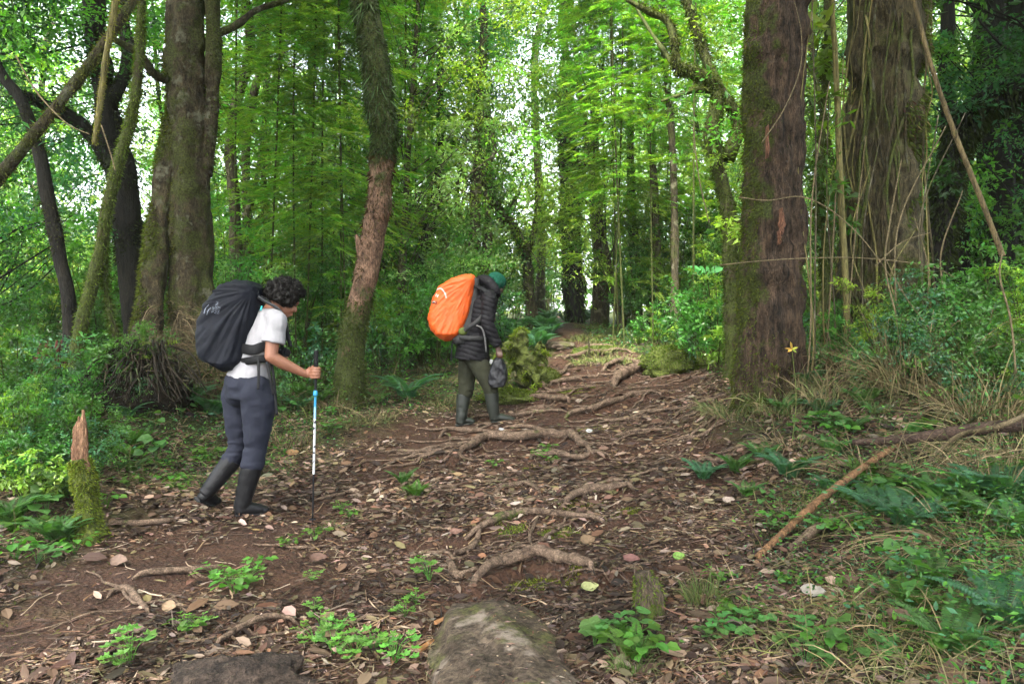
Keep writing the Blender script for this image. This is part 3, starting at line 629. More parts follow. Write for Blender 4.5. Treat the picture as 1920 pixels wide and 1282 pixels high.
tree('broad fibrous trunk hung with dead stems, rightmost of the two big trees', [(1665,760,6.6),(1655,600,6.55),(1652,450,6.5),(1650,300,6.5),(1655,150,6.5),(1660,0,6.5)], (.40,.36,.335,.335,.33,.34), B_FIB, top=UP,
     n=170, ns=110, noise=.34, nsc=4.5, flute=.09, flare=.12, seed=9, extra=strands,
     moss=[dict(n=9000, L=.06, col=(.05,.06,.016), side=(.5, -.2, 0), thr=.2, hang=.8), dict(n=2200, L=.09, col=(.13,.10,.05), thr=.15, hang=1.4, W=.1), dict(n=1500, L=.07, col=(.035,.012,.014), side=(.3, -.4, 0), thr=.3, zmin=1.9, zmax=3.2, hang=1.2, W=.15)])
tree('slim pale stem standing between the two big right hand trees', [(1592,660,6.0),(1585,520,6.0),(1578,400,6.0),(1572,250,6.0),(1566,100,6.0),(1560,-20,6.0)], (.03,.028,.027,.026,.024,.022), B_YEL, ns=10, top=[(0, 0, 2)], noise=.15, name='sapling', cat='sapling')
tree('dark leafy stem pressed against the broad fibrous trunk', [(1545,690,6.3),(1548,520,6.3),(1535,350,6.3),(1545,180,6.3),(1552,0,6.3)], (.045,.035,.04,.03,.03), B_MOSS, ns=10, top=[(0, 0, 2)],
     moss=[dict(n=1800, L=.06, col=mg, thr=-.3)], crown=[(1530,240,6.0,.3,60,.16,(.07,.14,.02),.6,'oval',.2),(1540,190,6.0,.25,50,.15,(.07,.14,.02),.6,'oval',.2),(1545,300,6.0,.28,60,.15,(.05,.11,.02),.6,'oval',.2),(1550,120,6.1,.3,60,.12,(.08,.14,.02)),(1555,350,6.1,.25,70,.10,C_FRESH),(1548,60,6.1,.35,60,.12,C_YG),(1560,430,6.2,.25,60,.10,C_MID)])
# mossy twisted tree behind the red trunk
tree('twisted mossy tree with curling limbs just left of the red trunk', [(1385,760,7.2),(1375,600,7.3),(1372,480,7.4),(1362,380,7.5),(1335,260,7.5),(1345,175,7.5),(1310,140,7.5),(1268,128,7.5)], (.13,.10,.09,.085,.08,.075,.07,.06), B_MOSS, n=90, ns=14, noise=.4, nsc=6, seed=5,
     moss=[dict(n=7000, L=.045, col=(.05,.075,.014), thr=-.5)],
     limbs=[([(1268,128,7.5),(1265,80,7.5),(1250,40,7.5),(1215,22,7.5),(1175,0,7.5)], (.05,.045,.045,.035,.02), dict(moss=900)), ([(1365,300,7.5),(1385,230,7.6),(1350,170,7.6),(1320,100,7.7),(1300,40,7.7),(1275,-30,7.7)], (.07,.065,.06,.055,.05,.05), dict(moss=1500)),
            ([(1325,170,7.5),(1300,170,7.3),(1265,182,7.2),(1240,190,7.1)], (.035,.03,.02,.01), dict(moss=500)), ([(1268,128,7.5),(1220,60,8),(1190,10,8.2)], (.03,.02,.01), dict())],
     crown=[(1350,300,7.2,.45,260,.06,(.075,.12,.02)),(1365,230,7.2,.35,200,.06,C_FRESH),(1330,60,7.6,.6,260,.08,C_YG),(1370,420,7.0,.3,180,.06,C_YG),(1400,40,7.8,.7,300,.08,C_FRESH),(1290,-10,7.8,.6,250,.08,C_MID)])
# dark trees at the far right
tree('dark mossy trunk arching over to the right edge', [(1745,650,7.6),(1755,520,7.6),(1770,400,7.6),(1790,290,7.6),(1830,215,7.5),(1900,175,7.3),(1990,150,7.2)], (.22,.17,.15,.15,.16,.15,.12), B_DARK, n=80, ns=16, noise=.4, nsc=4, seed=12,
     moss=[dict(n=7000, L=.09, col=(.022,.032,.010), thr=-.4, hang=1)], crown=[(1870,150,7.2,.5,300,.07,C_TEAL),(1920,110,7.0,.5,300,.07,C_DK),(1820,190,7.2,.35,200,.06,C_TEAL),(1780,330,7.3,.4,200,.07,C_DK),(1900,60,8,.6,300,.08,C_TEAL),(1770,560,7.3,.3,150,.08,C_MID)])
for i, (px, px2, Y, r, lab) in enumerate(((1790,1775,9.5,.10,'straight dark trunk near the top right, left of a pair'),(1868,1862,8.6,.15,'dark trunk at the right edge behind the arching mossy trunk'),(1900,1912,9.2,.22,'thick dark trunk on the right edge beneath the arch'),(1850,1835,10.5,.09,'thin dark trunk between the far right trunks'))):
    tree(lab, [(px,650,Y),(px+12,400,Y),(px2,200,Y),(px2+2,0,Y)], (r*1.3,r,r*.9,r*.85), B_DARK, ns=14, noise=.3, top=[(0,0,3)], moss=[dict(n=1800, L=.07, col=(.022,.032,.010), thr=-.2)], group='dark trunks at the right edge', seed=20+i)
# --- trees on the left
tree('tall mossy brown trunk rising behind the hiker with the dark pack', [(366,735,7.5),(362,600,7.5),(358,450,7.5),(355,300,7.5),(352,150,7.5),(350,0,7.5)], (.26,.225,.215,.21,.20,.19), B_LEFT, top=UP,
     n=170, ns=84, noise=.26, nsc=6, flute=.07, flare=.1, seed=15,
     moss=[dict(n=7000, L=.04, col=(.06,.062,.016), thr=.05, side=(-.3, 0, 0)), dict(n=1500, L=.035, col=(.13,.13,.09), thr=.25)],
     limbs=[([(385,330,7.5),(400,150,7.5),(398,0,7.5),(398,-40,7.5)], (.07,.08,.08,.08), dict(moss=700)), ([(320,150,7.4),(290,140,7.2),(260,100,7),(215,75,6.8)], (.05,.045,.04,.03), dict(moss=300)), ([(390,70,7.5),(440,50,7.6),(480,20,7.8),(540,0,8)], (.045,.04,.03,.03), dict())])
tree('pale mossy trunk leaning against the left side of the tall trunk', [(262,750,7.1),(275,640,7.2),(288,520,7.3),(300,400,7.4),(318,270,7.45),(330,150,7.5)], (.20,.15,.12,.11,.095,.05), B_LEFT, n=110, ns=40, noise=.3, nsc=4, flute=.05, flare=.4, seed=17,
     moss=[dict(n=8000, L=.045, col=(.06,.075,.014), thr=-.1, side=(-.4, 0, 0))])
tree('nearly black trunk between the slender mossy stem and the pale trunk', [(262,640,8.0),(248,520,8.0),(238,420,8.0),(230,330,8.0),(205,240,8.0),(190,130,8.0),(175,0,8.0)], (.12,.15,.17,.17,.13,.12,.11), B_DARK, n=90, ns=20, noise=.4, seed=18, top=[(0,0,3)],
     moss=[dict(n=2500, L=.06, col=(.02,.03,.01), thr=-.1)], limbs=[([(225,330,8),(160,240,8),(90,200,7.8),(20,170,7.5)], (.1,.08,.07,.05), dict(moss=600)), ([(200,200,8),(240,120,8),(225,0,8)], (.08,.07,.07), dict(moss=600))],
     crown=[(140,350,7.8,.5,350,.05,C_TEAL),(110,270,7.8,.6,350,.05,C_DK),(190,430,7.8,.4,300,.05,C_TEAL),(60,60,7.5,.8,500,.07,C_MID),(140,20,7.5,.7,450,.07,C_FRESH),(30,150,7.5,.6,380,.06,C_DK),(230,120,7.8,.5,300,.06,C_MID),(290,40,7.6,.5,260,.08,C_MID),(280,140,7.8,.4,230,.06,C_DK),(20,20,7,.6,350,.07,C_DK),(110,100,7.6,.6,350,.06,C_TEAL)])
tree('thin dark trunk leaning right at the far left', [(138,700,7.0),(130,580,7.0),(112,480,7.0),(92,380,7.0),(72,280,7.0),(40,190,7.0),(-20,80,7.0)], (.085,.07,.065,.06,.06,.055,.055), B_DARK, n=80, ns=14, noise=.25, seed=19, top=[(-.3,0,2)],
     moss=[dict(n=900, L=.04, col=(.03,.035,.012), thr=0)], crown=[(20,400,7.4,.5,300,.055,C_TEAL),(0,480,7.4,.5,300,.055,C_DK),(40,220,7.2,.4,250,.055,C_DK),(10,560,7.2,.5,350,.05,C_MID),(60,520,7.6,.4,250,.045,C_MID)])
tree('slender green mossy stem leaning left in front of the black trunk', [(128,760,6.6),(150,620,6.6),(185,480,6.6),(205,370,6.6),(235,260,6.6),(252,190,6.6),(262,80,6.6),(265,-20,6.6)], (.075,.06,.055,.05,.05,.045,.04,.035), B_MOSS, n=80, ns=12, noise=.35, nsc=8, seed=21, top=[(0,0,2)],
     moss=[dict(n=6000, L=.035, col=(.065,.085,.014), thr=-.5)], limbs=[([(200,420,6.6),(197,520,6.7),(210,600,6.7),(235,680,6.8)], (.03,.028,.03,.05), dict(moss=1200))])
# a mossy bough crossing and a hanging dead stem
A0 = Acc(); pts = np.array([P(-60,400,5.0),P(50,270,5.0),P(130,170,5.1),P(190,90,5.2),P(245,10,5.3),P(290,-60,5.4)]); b0 = pts[0].copy()
V, F = tube(pts-b0, (.045,.04,.04,.036,.03,.03), 50, 12, noise=.3, nsc=8, seed=3); e = empty('fallen_bough', b0, 'pale mossy bough slanting across the top left corner', 'bough'); link('limb', mesh('limb', V, F, B_LEFT, smooth=True), e)
tufts(A0, V[:-2], 12, 2200, .03, (.08,.085,.02), thr=-.4); link('moss', A0.mesh('moss', MOSSM), e)
A0 = Acc(); pts = np.array([P(176,272,3.6),P(188,190,3.6),P(200,100,3.6),P(214,20,3.6),P(224,-60,3.6)]); b0 = pts[0].copy()
V, F = tube(pts-b0, (.011,.015,.015,.016,.017), 40, 12, noise=.25, nsc=14, seed=8); e = empty('hanging_stem', b0, 'yellow green mossy stem hanging down near the top left', 'stem'); link('stem', mesh('stem', V, F, B_YEL, smooth=True), e)
tufts(A0, V[:-2], 12, 1500, .016, (.13,.13,.02), thr=-.4); link('moss', A0.mesh('moss', MOSSM), e)
# --- leaning tree in the middle
BLT = [(655,775,7.7),(657,700,7.7),(664,620,7.7),(680,540,7.7),(700,450,7.7),(712,380,7.7),(714,310,7.7),(722,260,7.7),(712,190,7.7),(702,110,7.7),(690,30,7.7),(684,-30,7.7)]
BLR = (.165,.145,.132,.13,.13,.135,.132,.138,.142,.148,.148,.145)
B_MID = bark_mat('peeling_mossy_bark', (.055,.034,.022), (.25,.150,.098), mossamt=.95, sx=8, sz=3.5, bump=1, moss=(.038,.050,.012), dist=.04, zband=(1.0, 2.6, .27))
tree('leaning S shaped tree with peeled orange bark and a mossy foot in the middle', BLT, BLR, B_MID, n=140, ns=36, noise=.22, nsc=5, flare=.15, seed=33, top=UP,
     moss=[dict(n=5000, L=.05, col=(.040,.052,.013), thr=-.3, zmax=1.3), dict(n=9000, L=.06, col=(.028,.042,.014), thr=-.45, zmin=2.75, hang=1), dict(n=650, L=.20, col=(.045,.075,.028), thr=-.1, zmin=3.2, hang=1.2, W=.05, tpl='blade'), dict(n=1800, L=.06, col=(.045,.03,.016), thr=-.2, side=(-.7, 0, 0), zmin=1.3, zmax=2.8, hang=.8)],
     limbs=[([(690,520,7.7),(676,470,7.6),(668,440,7.6)], (.04,.05,.02), dict())])
# --- thin mossy pair in the middle distance and others one can tell apart
g0 = 'trunks in the middle distance'
tree('thin twin stemmed mossy tree with a dark green crown above the man', [(884,520,13),(890,430,13),(895,330,13),(897,240,13),(903,150,13),(907,60,13),(905,0,13)], (.15,.12,.10,.09,.08,.07,.06), B_BG, ns=12, noise=.35, seed=41, moss=[dict(n=2500, L=.05, col=mg, thr=-.3)],
     limbs=[([(905,520,13.2),(916,440,13.2),(905,330,13.2),(915,260,13.2),(912,160,13.2)], (.10,.08,.07,.07,.05), dict(moss=700)), ([(897,300,13),(880,250,13),(878,190,13)], (.05,.04,.03), dict()), ([(900,330,13),(925,290,13),(925,250,13)], (.05,.05,.03), dict()), ([(890,290,13),(850,290,12.8),(810,302,12.7)], (.02,.018,.012), dict(mat=B_YEL))],
     crown=[(905+rng.normal(0,28),y,13+rng.normal(0,.4),.55,260,.075,C_TEAL if rng.random() < .6 else C_FRESH) for y in (-30,0,30,60,90,120,150,20,70,110,180,45,85)], top=[(0,0,2)])
tree('short dark leaning trunk behind the orange pack', [(790,530,13),(798,450,13),(812,390,13),(822,340,13.2),(825,250,13.3)], (.17,.14,.13,.12,.08), B_DARK, ns=12, seed=42, top=[(0,0,2)], moss=[dict(n=900, L=.05, col=(.02,.03,.01), thr=0)])
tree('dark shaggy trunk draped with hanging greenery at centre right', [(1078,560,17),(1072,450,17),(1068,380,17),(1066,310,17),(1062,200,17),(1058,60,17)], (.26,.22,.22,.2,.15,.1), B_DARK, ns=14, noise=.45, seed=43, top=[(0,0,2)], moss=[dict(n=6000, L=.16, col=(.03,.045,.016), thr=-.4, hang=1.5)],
     limbs=[([(1072,430,17),(1030,412,17),(1005,420,16.8)], (.09,.07,.04), dict(moss=600)), ([(1066,330,17),(1110,290,17),(1120,220,17)], (.09,.07,.04), dict(moss=600))],
     crown=[(1066+rng.normal(0,45),y,17+rng.normal(0,.5),.8,300,.09,(C_TEAL,C_MID,C_DK)[k % 3]) for k, y in enumerate((60,100,140,180,210,240,270,300,20,90,150,330,230,260))])
tree('crooked forked tree with bowed limbs left of the shaggy trunk', [(1000,540,15),(985,480,15),(965,430,15),(935,395,15),(922,350,15)], (.15,.12,.11,.10,.06), B_BG, ns=12, noise=.4, seed=44, moss=[dict(n=2500, L=.07, col=mg, thr=-.4)],
     limbs=[([(985,480,15),(1000,440,15),(1008,380,15),(1005,300,15)], (.08,.07,.06,.04), dict(moss=500)), ([(965,430,15),(950,400,15),(975,360,15)], (.06,.05,.03), dict(moss=400))], top=[(0,0,1.5)])
tree('slim reddish trunk near the end of the trail at right of centre', [(1196,560,15),(1190,470,15),(1185,400,15),(1182,250,15)], (.13,.12,.11,.08), B_RED, ns=12, seed=45, top=[(0,0,2)], group=g0)
tree('brown trunk low behind the ferns right of the shaggy trunk', [(1125,570,16),(1128,500,16),(1120,420,16),(1115,300,16)], (.22,.2,.17,.12), B_BG, ns=12, seed=46, top=[(0,0,2)], group=g0)
for i, (px, Y, r, lab) in enumerate(((440,10.5,.09,'mossy trunk directly right of the tall left trunk'),(475,12,.08,'leafy thin trunk above the dark haired hiker'),(505,13.5,.07,'straight grey trunk above the hiker\'s head'),(740,14,.08,'pale trunk right of the leaning S shaped tree'),(760,16,.09,'dim trunk two steps right of the leaning tree'),(828,17,.08,'narrow trunk left of the twin stemmed tree'),(1010,20,.12,'distant dark trunk left of the shaggy trunk'),(1230,13,.08,'leaning brown trunk where the trail bends, left of the mossy twisted tree'),(1265,11,.06,'thin bowed trunk nearest the mossy twisted tree'))):
    w0 = rng.normal(0, 14, 4); tree(lab, [(px,600,Y),(px+w0[0],430,Y),(px+w0[1],250,Y),(px+w0[2],90,Y),(px+w0[3],-40,Y)], (r*1.4,r,r*.9,r*.8,r*.6), B_BG, ns=12, noise=.35, seed=50+i, top=[(0,0,1.5)], moss=[dict(n=1500, L=.05, col=mg, thr=-.2)], group=g0)
# ---------------------------------------------------------------- the wood behind
protos = []
specs = [(101,11,.9,2.6,230,160,.085,(C_PALE,C_FRESH,C_YG),B_BG,.42,.5,.055),(102,14,1.3,3.0,260,160,.09,(C_FRESH,C_PALE,C_YG),B_BG,.40,.6,.075),(103,10,.8,2.2,200,180,.075,(C_YG,C_FRESH,C_YG),B_BG,.30,.6,.045),
         (104,15,1.5,3.2,260,150,.10,(C_TEAL,C_MID,C_FRESH),B_DARK,.40,.6,.10),(105,12,.8,2.4,200,180,.07,(C_PALE,C_MID,C_YG),B_MOSS,.35,.7,.055),(106,8,.5,1.9,160,170,.08,(C_FRESH,C_YG,C_MID),B_MOSS,.42,.55,.035)]
for s in specs: protos.append(crown_tree(*s))
used = [0]*6
wl = [('leafy light green tree','leafy light green trees'),('tall pale leaved tree','tall pale leaved trees'),('slim yellow green tree','slim yellow green trees'),('big dark green tree','big dark green trees'),('grey green leafy tree','grey green trees'),('low bright young tree','low bright young trees')]
def wood(px, Y, k, sc, rz):
    x = (px-960)/FPX*Y; t, c = protos[k]
    e = empty('forest_tree', (x, Y, hz(x, Y)), None, 'tree', None, rz, sc)
    later(e, wl[k][0], (x, Y), wl[k][1]+' of the wood behind')
    link('trunk', t, e); link('crown', c, e)
rr = random.Random(5)
lay = []
for Y0, Y1, n, x0, x1, ks in ((11.5,15,13,-150,2070,(0,2,4,5,2)),(16,21,14,-150,2070,(0,1,2,4,5,3)),(27,42,24,-150,2070,(0,1,2,4,1))):
    for i in range(n):
        px = x0+(x1-x0)*(i+rr.uniform(.15, .85))/n; Y = rr.uniform(Y0, Y1)
        if Y0 == 12 and 930 < px < 1190: continue
        if Y < 25 and 985 < px < 1120: px += 130*(1 if px > 1050 else -1)
        if 90 < px < 260: continue
        if Y > 26 and 640 < px < 1150 and i % 2: continue
        lay.append((px, Y, rr.choice(ks), rr.uniform(.8, 1.15), rr.uniform(0, 6.28)))
for q in lay: wood(*q)
for q in ((-60,9.5,3,.7,1.),(1960,9.3,3,.75,3.),(1830,11,3,.75,5.),(2050,7.5,3,.7,1.),(-150,7.5,3,.7,2.)): wood(*q)
# far-off wood as one mass
A = Acc()
for k in range(1100):
    a = rng.uniform(-52, 52); d = rng.uniform(46, 62); x = d*math.sin(R(a)); y = d*math.cos(R(a)); zt = hz(x, y)
    z = zt+rng.uniform(0, 17)*(.8 if abs(a+2) < 9 else .3 if abs(a+31) < 4 else 1); n = 40
    p = np.array((x, y, z))+rng.standard_normal((n, 3))*np.array((1.6, 1.0, 1.2)); ln = rng.uniform(.45, .9, n)
    leaves(A, p, rdir(n, .6), np.array((0, 0, 1.))+.6*rng.standard_normal((n, 3)), ln, ln*.5, np.array((C_PALE, C_MID, C_YG, C_FRESH)[k % 4])*rng.uniform(.8, 1.3))
tag(link('far_wood', A.mesh('far_wood', LEAF)), 'far-off wood closing the view between the trunks', 'wood', kind='stuff')
# ================================================================ undergrowth
# ---- shrubs
def shrub_proto(seed, H, r, n, L, cols, tpl='rhomb', asp=.45, stems=9, flat=.5):
    global rng
    keep = rng; rng = np.random.default_rng(seed); T = Acc(); K = Acc()
    for k in range(stems):
        a = rng.uniform(0, 6.28); rr = r*rng.uniform(.2, .95); z = H*rng.uniform(.5, 1)
        tip = np.array((rr*math.cos(a), rr*math.sin(a), z)); base = np.array((.08*math.cos(a), .08*math.sin(a), -.08))
        V, F = tube([base, (base+tip)/2+np.array((0, 0, .12*H)), tip], (.010, .007, .003), 9, 5); T.add(V, F)
        col = np.array(cols[rng.integers(0, len(cols))])
        for f in (.45, .7, 1.0):
            c = base*(1-f)+tip*f; c[2] = z*f**.8
            clump(K, c, .30*r*rng.uniform(.8, 1.4), n//(3*stems), L, col, flat, tpl, asp)
    out = (T.mesh('stems', B_MOSS), K.mesh('foliage', LEAF if seed % 2 else LEAFG)); rng = keep; return out
SH = [shrub_proto(201, 1.3, .75, 2400, .06, (C_FRESH,C_MID)), shrub_proto(202, 1.0, .8, 1700, .09, (C_FRESH,C_YG,(.09,.17,.09)), 'oval', .4), shrub_proto(203, 1.7, .7, 2600, .055, (C_YG,C_MID)), shrub_proto(204, .8, .8, 2200, .05, (C_TEAL,C_MID,C_FRESH)), shrub_proto(205, 2.4, .9, 4200, .065, (C_MID,C_PALE,C_FRESH), 'rhomb', .4, 14)]
SHN = ['bushy small leaved shrub','broad shiny leaved shrub','upright yellow green shrub','low dark teal shrub','tall loose green shrub']
def place_shrub(x, y, k, sc, rz):
    e = empty('shrub', (x, y, hz(x, y)-.03), None, 'shrub', None, rz, sc); link('stems', SH[k][0], e); link('foliage', SH[k][1], e)
    later(e, SHN[k], (x, y), SHN[k]+'s of the undergrowth')
rs = random.Random(11)
for Y0, Y1, n, rngs in ((8.3,10.5,20,((-60,330),(420,630),(700,850),(1215,1385),(1760,2000))),(10.5,14.5,38,((-60,960),(1170,1420),(1500,2000))),(14.5,20,40,((-60,1010),(1135,2000))),(20,28,30,((-60,1045),(1105,2000)))):
    tot = sum(b-a for a, b in rngs)
    for i in range(n):
        u = (i+rs.random())/n*tot
        for a, b in rngs:
            if u < b-a: px = a+u; break
            u -= b-a
        Y = rs.uniform(Y0, Y1); x = (px-960)/FPX*Y
        if pathd(np.array([x]), np.array([Y]))[0] < 1.25 and Y < 24: x += .9*(1 if x > np.interp(Y, PATH[:,0], PATH[:,1]) else -1)
        place_shrub(x, Y, rs.choice((0,0,1,2,3,4) if Y < 13 else (0,2,4,4)), rs.uniform(.75, 1.15) if Y < 13 else rs.uniform(1.0, 1.6), rs.uniform(0, 6.28))
for px, py, k, sc in ((1300,690,0,.8),(1345,700,1,.8),(1290,660,1,.75),(1340,640,2,.7),(90,760,3,.8),(30,800,0,.7),(10,720,1,.7),(760,660,1,.75),(800,690,0,.6),(720,690,3,.7),(560,690,3,.7),(600,650,1,.8),(1820,700,3,.9),(1900,720,3,.8),(1700,700,3,.7),(1760,740,3,.6),(1850,760,3,.7),(1910,800,3,.6),(1740,690,0,.6),(1880,680,0,.8),(1800,660,4,.5),(1540,740,3,.4),(1480,740,3,.35),(170,740,3,.7),(60,830,3,.6),(200,700,0,.6),(130,690,3,.7),(230,800,3,.4),(290,800,0,.3),(200,780,0,.35),(20,860,0,.5),(480,770,3,.5),(430,740,0,.5),(1240,660,2,.5),(1200,650,1,.5)):
    g = G(px, py); place_shrub(g[0], g[1], k, sc, rs.uniform(0, 6))
for i in range(46):   # low growth pressing on both sides of the trail
    if i % 2: py = rs.uniform(700, 960); px = rs.uniform(-40, np.interp(py, [700, 800, 960], [600, 330, 110]))
    else: py = rs.uniform(690, 900); px = rs.uniform(np.interp(py, [690, 900], [1480, 1640]), 1960)
    if px > 1500 and py > 775: continue
    g = G(px, py); place_shrub(g[0], g[1], rs.choice((3,3,0,2,1)), rs.uniform(.3, .55), rs.uniform(0, 6))
# ---- ferns
def frond_mesh(seed, L, npin, col, arch, w=.17):
    global rng
    keep = rng; rng = np.random.default_rng(seed); A = Acc()
    t = np.linspace(0, 1, 30); a0 = R(80); a1 = a0-arch
    an = a0+(a1-a0)*t; C = np.cumsum(np.stack([np.cos(an), 0*t, np.sin(an)], -1), 0)*L/30; C[:, 1] += .05*L*np.sin(t*2+seed)
    V, F = tube(C, (.004, .003, .001), 30, 5, smooth_path=False, lat=(0, 1, 0)); A.add(V, F, np.array(col)*.7)
    s = np.linspace(.14, .99, npin); i = s*29; P0 = np.stack([np.interp(i, range(30), C[:, q]) for q in range(3)], -1); T = unit(np.stack([np.interp(i, range(30), np.gradient(C[:, q])) for q in range(3)], -1))
    for sg in (-1, 1):
        wd = L*w*np.sin(np.pi*np.clip(s*.86+.14, 0, 1))**.75*(1+.1*rng.standard_normal(npin))
        d = unit(T*.45+np.array((0, sg, 0))+np.array((0, 0, -.15))); up = unit(np.cross(T, np.array((0, 1, 0)))*-1)
        # each pinna: a comb of small leaflets
        for q in range(3):
            f = (.0, .33, .64)[q]; leaves(A, P0+d*(wd*f)[:, None], d, up+.1*rng.standard_normal((npin, 3)), wd*(1-f)*.98, L/npin*(1.0, .75, .5)[q]*1.05, col, 'rhomb', bend=.25, colvar=.12)
    m = A.mesh('frond', LEAF); rng = keep; return m
FR = [[frond_mesh(300+k*10+j, L, 26, c, R(ar)) for j in range(3)] for k, (L, c, ar) in enumerate(((.50,(.055,.12,.035),80),(.62,(.042,.11,.055),88),(.40,(.065,.135,.025),75)))]
def fern_far_proto(k, nf, name):
    """one mesh fern for places where fronds cannot be told apart"""
    A = Acc()
    for j in range(nf):
        me = FR[k][j % 3]; n = len(me.vertices); co = np.empty(n*3, np.float32); me.vertices.foreach_get('co', co); co = co.reshape(-1, 3)
        cc = np.empty(n*4, np.float32); me.color_attributes['Col'].data.foreach_get('color', cc)
        tr = np.array([p.vertices[:] for p in me.polygons if len(p.vertices) == 3])
        A.add(co@rotz(j/nf*6.283+.3*math.sin(j*5)).T*(.8+.2*math.sin(j*3)), tr, cc.reshape(-1, 4)[:, :3])
    return A.mesh(name, LEAF)
FF = [fern_far_proto(k, 10, 'fern') for k in range(3)]
FN = ['arching green fern','large blue green fern','small bright fern']
def fern(x, y, k, sc, rz, near, dz=0):
    z = hz(x, y)-.02+dz
    if near:
        e = empty('fern', (x, y, z), None, 'fern', None, rz, sc); nf = 9
        for j in range(nf):
            f = link('frond', FR[k][j % 3], e); f.rotation_euler = (0, 0, j/nf*6.283+rs.uniform(-.3, .3)); f.scale = (rs.uniform(.75, 1.1),)*3
    else:
        e = link('fern', FF[k]); e.location = (x, y, z); e.rotation_euler = (0, 0, rz); e.scale = (sc,)*3; e['category'] = 'fern'
    later(e, FN[k], (x, y), FN[k].split(' with')[0]+'s')
for px, py, k, sc in ((20,770,1,.75),(70,800,1,.7),(-5,720,1,.9),(50,860,0,.7),(110,930,2,.6),(25,980,0,.6),(150,820,0,.7),(400,800,1,.75),(440,780,0,.7),(360,790,1,.6),(230,700,0,.5),(300,730,1,.6),(780,935,2,.5),(755,915,0,.4),(1320,905,1,.42),(1380,890,0,.5),(1480,905,1,.55),(1430,870,0,.5),(1560,870,0,.5),
                      (1700,1010,1,.55),(1640,980,1,.45),(1880,960,1,.7),(1910,1030,0,.7),(1700,1150,2,.5),(1740,1100,0,.5),(1890,1200,1,.6),(1780,1240,0,.5),(1470,800,0,.6),(1500,760,1,.6),(1620,790,0,.6),(1720,765,1,.6),(1800,750,0,.6),(1880,740,1,.7),(1190,1250,2,.45),(225,770,1,.5),(280,770,0,.5),(190,800,0,.5),(240,830,1,.45),(320,800,0,.45),(1540,800,1,.5),(1600,830,0,.45),(1860,940,0,.5),(1780,960,1,.5),(1560,930,1,.4),(1400,940,0,.35),(600,760,0,.6),(560,770,1,.6),(710,760,0,.5)):
    g = G(px, py); fern(g[0], g[1], k, sc, rs.uniform(0, 6), True)
for i in range(60):
    if i % 2: py = rs.uniform(720, 1020); px = rs.uniform(-40, np.interp(py, [720, 800, 1020], [480, 340, 130]))
    else: py = rs.uniform(700, 1000); px = rs.uniform(np.interp(py, [700, 1000], [1480, 1600]), 1960)
    if px > 1500 and 765 < py < 890: continue
    g = G(px, py); fern(g[0], g[1], rs.choice((0,1,0,2)), rs.uniform(.4, .75), rs.uniform(0, 6), False)
for i in range(75):
    Y = rs.uniform(7.5, 19); px = rs.uniform(-40, 1960); x = (px-960)/FPX*Y
    if pathd(np.array([x]), np.array([Y]))[0] < 1.35: continue
    fern(x, Y, rs.choice((0,1,1,2)), rs.uniform(.7, 1.1), rs.uniform(0, 6), False)
for i in range(16):   # the bank of ferns where the trail ends
    px = rs.uniform(990, 1130); Y = rs.uniform(15.5, 20); x = (px-960)/FPX*Y
    if i < 9: px = rs.uniform(950, 1040); Y = rs.uniform(11, 15); x = (px-960)/FPX*Y
    fern(x, Y, 1, rs.uniform(.8, 1.15), rs.uniform(0, 6), False)
# ---- bamboo
def bamboo_proto(seed, H, z0, nsp):
    global rng
    keep = rng; rng = np.random.default_rng(seed); T = Acc(); K = Acc()
    top = np.array((rng.normal(0, .25), rng.normal(0, .25), H)); C = spline([(0, 0, -.2), top*.5+np.array((.08, 0, 0)), top], 60)
    r = .013*(1+.45*(np.arange(60) % 5 == 0)); r[45:] *= .6
    V, F = tube(C, r, 60, 7, smooth_path=False); T.add(V, F)
    for k in range(nsp):
        z = z0+(H-z0)*rng.random()**.7; i = int(z/H*58); s = C[i]; a = rng.uniform(0, 6.28); ln = rng.uniform(.4, 1.3)
        d = np.array((math.cos(a), math.sin(a), rng.uniform(-.25, .35))); m = 5
        for q in range(m):
            a2 = a+rng.normal(0, .5); dd = unit(np.array((math.cos(a2), math.sin(a2), rng.uniform(-.3, .2)))); b = s+d*ln*rng.uniform(.3, 1); nn = 26
            f = rng.random((nn, 1)); p = b+dd*f*.45+np.array((0, 0, -.12))*f*f; sd = np.cross(dd, (0, 0, 1))*rng.choice((-1, 1), (nn, 1))
            leaves(K, p, unit(dd+sd*.6+.15*rng.standard_normal((nn, 3))), np.array((0, 0, 1.))+.2*rng.standard_normal((nn, 3)), rng.uniform(.07, .13, nn), .012, np.array(((.11,.22,.03), (.17,.26,.04), (.08,.18,.03))[q % 3]), bend=.2)
        if k % 3 == 0: V, F = tube([s, s+d*ln*.6, s+d*ln+np.array((0, 0, -.1))], (.004, .003, .001), 8, 4); T.add(V, F)
    out = (T.mesh('culm', B_MOSS), K.mesh('foliage', LEAF)); rng = keep; return out
BP = [bamboo_proto(401, 9, 2.0, 120), bamboo_proto(402, 8, 2.6, 90), bamboo_proto(403, 10, 1.0, 190)]
for px, Y, k in ((440,9.5,0),(500,9.5,1),(556,9.5,1),(572,10,2),(604,10.4,0),(640,10.2,0),(652,9.8,2),(760,11.5,0),(1148,11.5,1),(1160,12,2),(1172,11,1),(1225,11,1),(1300,10,0),(620,13,2),(780,14,2),(1140,14,2),(1240,14,2)):
    x = (px-960)/FPX*Y; e = empty('bamboo', (x, Y, hz(x, Y)), None, 'bamboo', None, rs.uniform(0, 6.28), rs.uniform(.9, 1.1)); link('culm', BP[k][0], e); link('foliage', BP[k][1], e)
    later(e, 'thin feathery bamboo stem', (x, Y), 'bamboo stems')
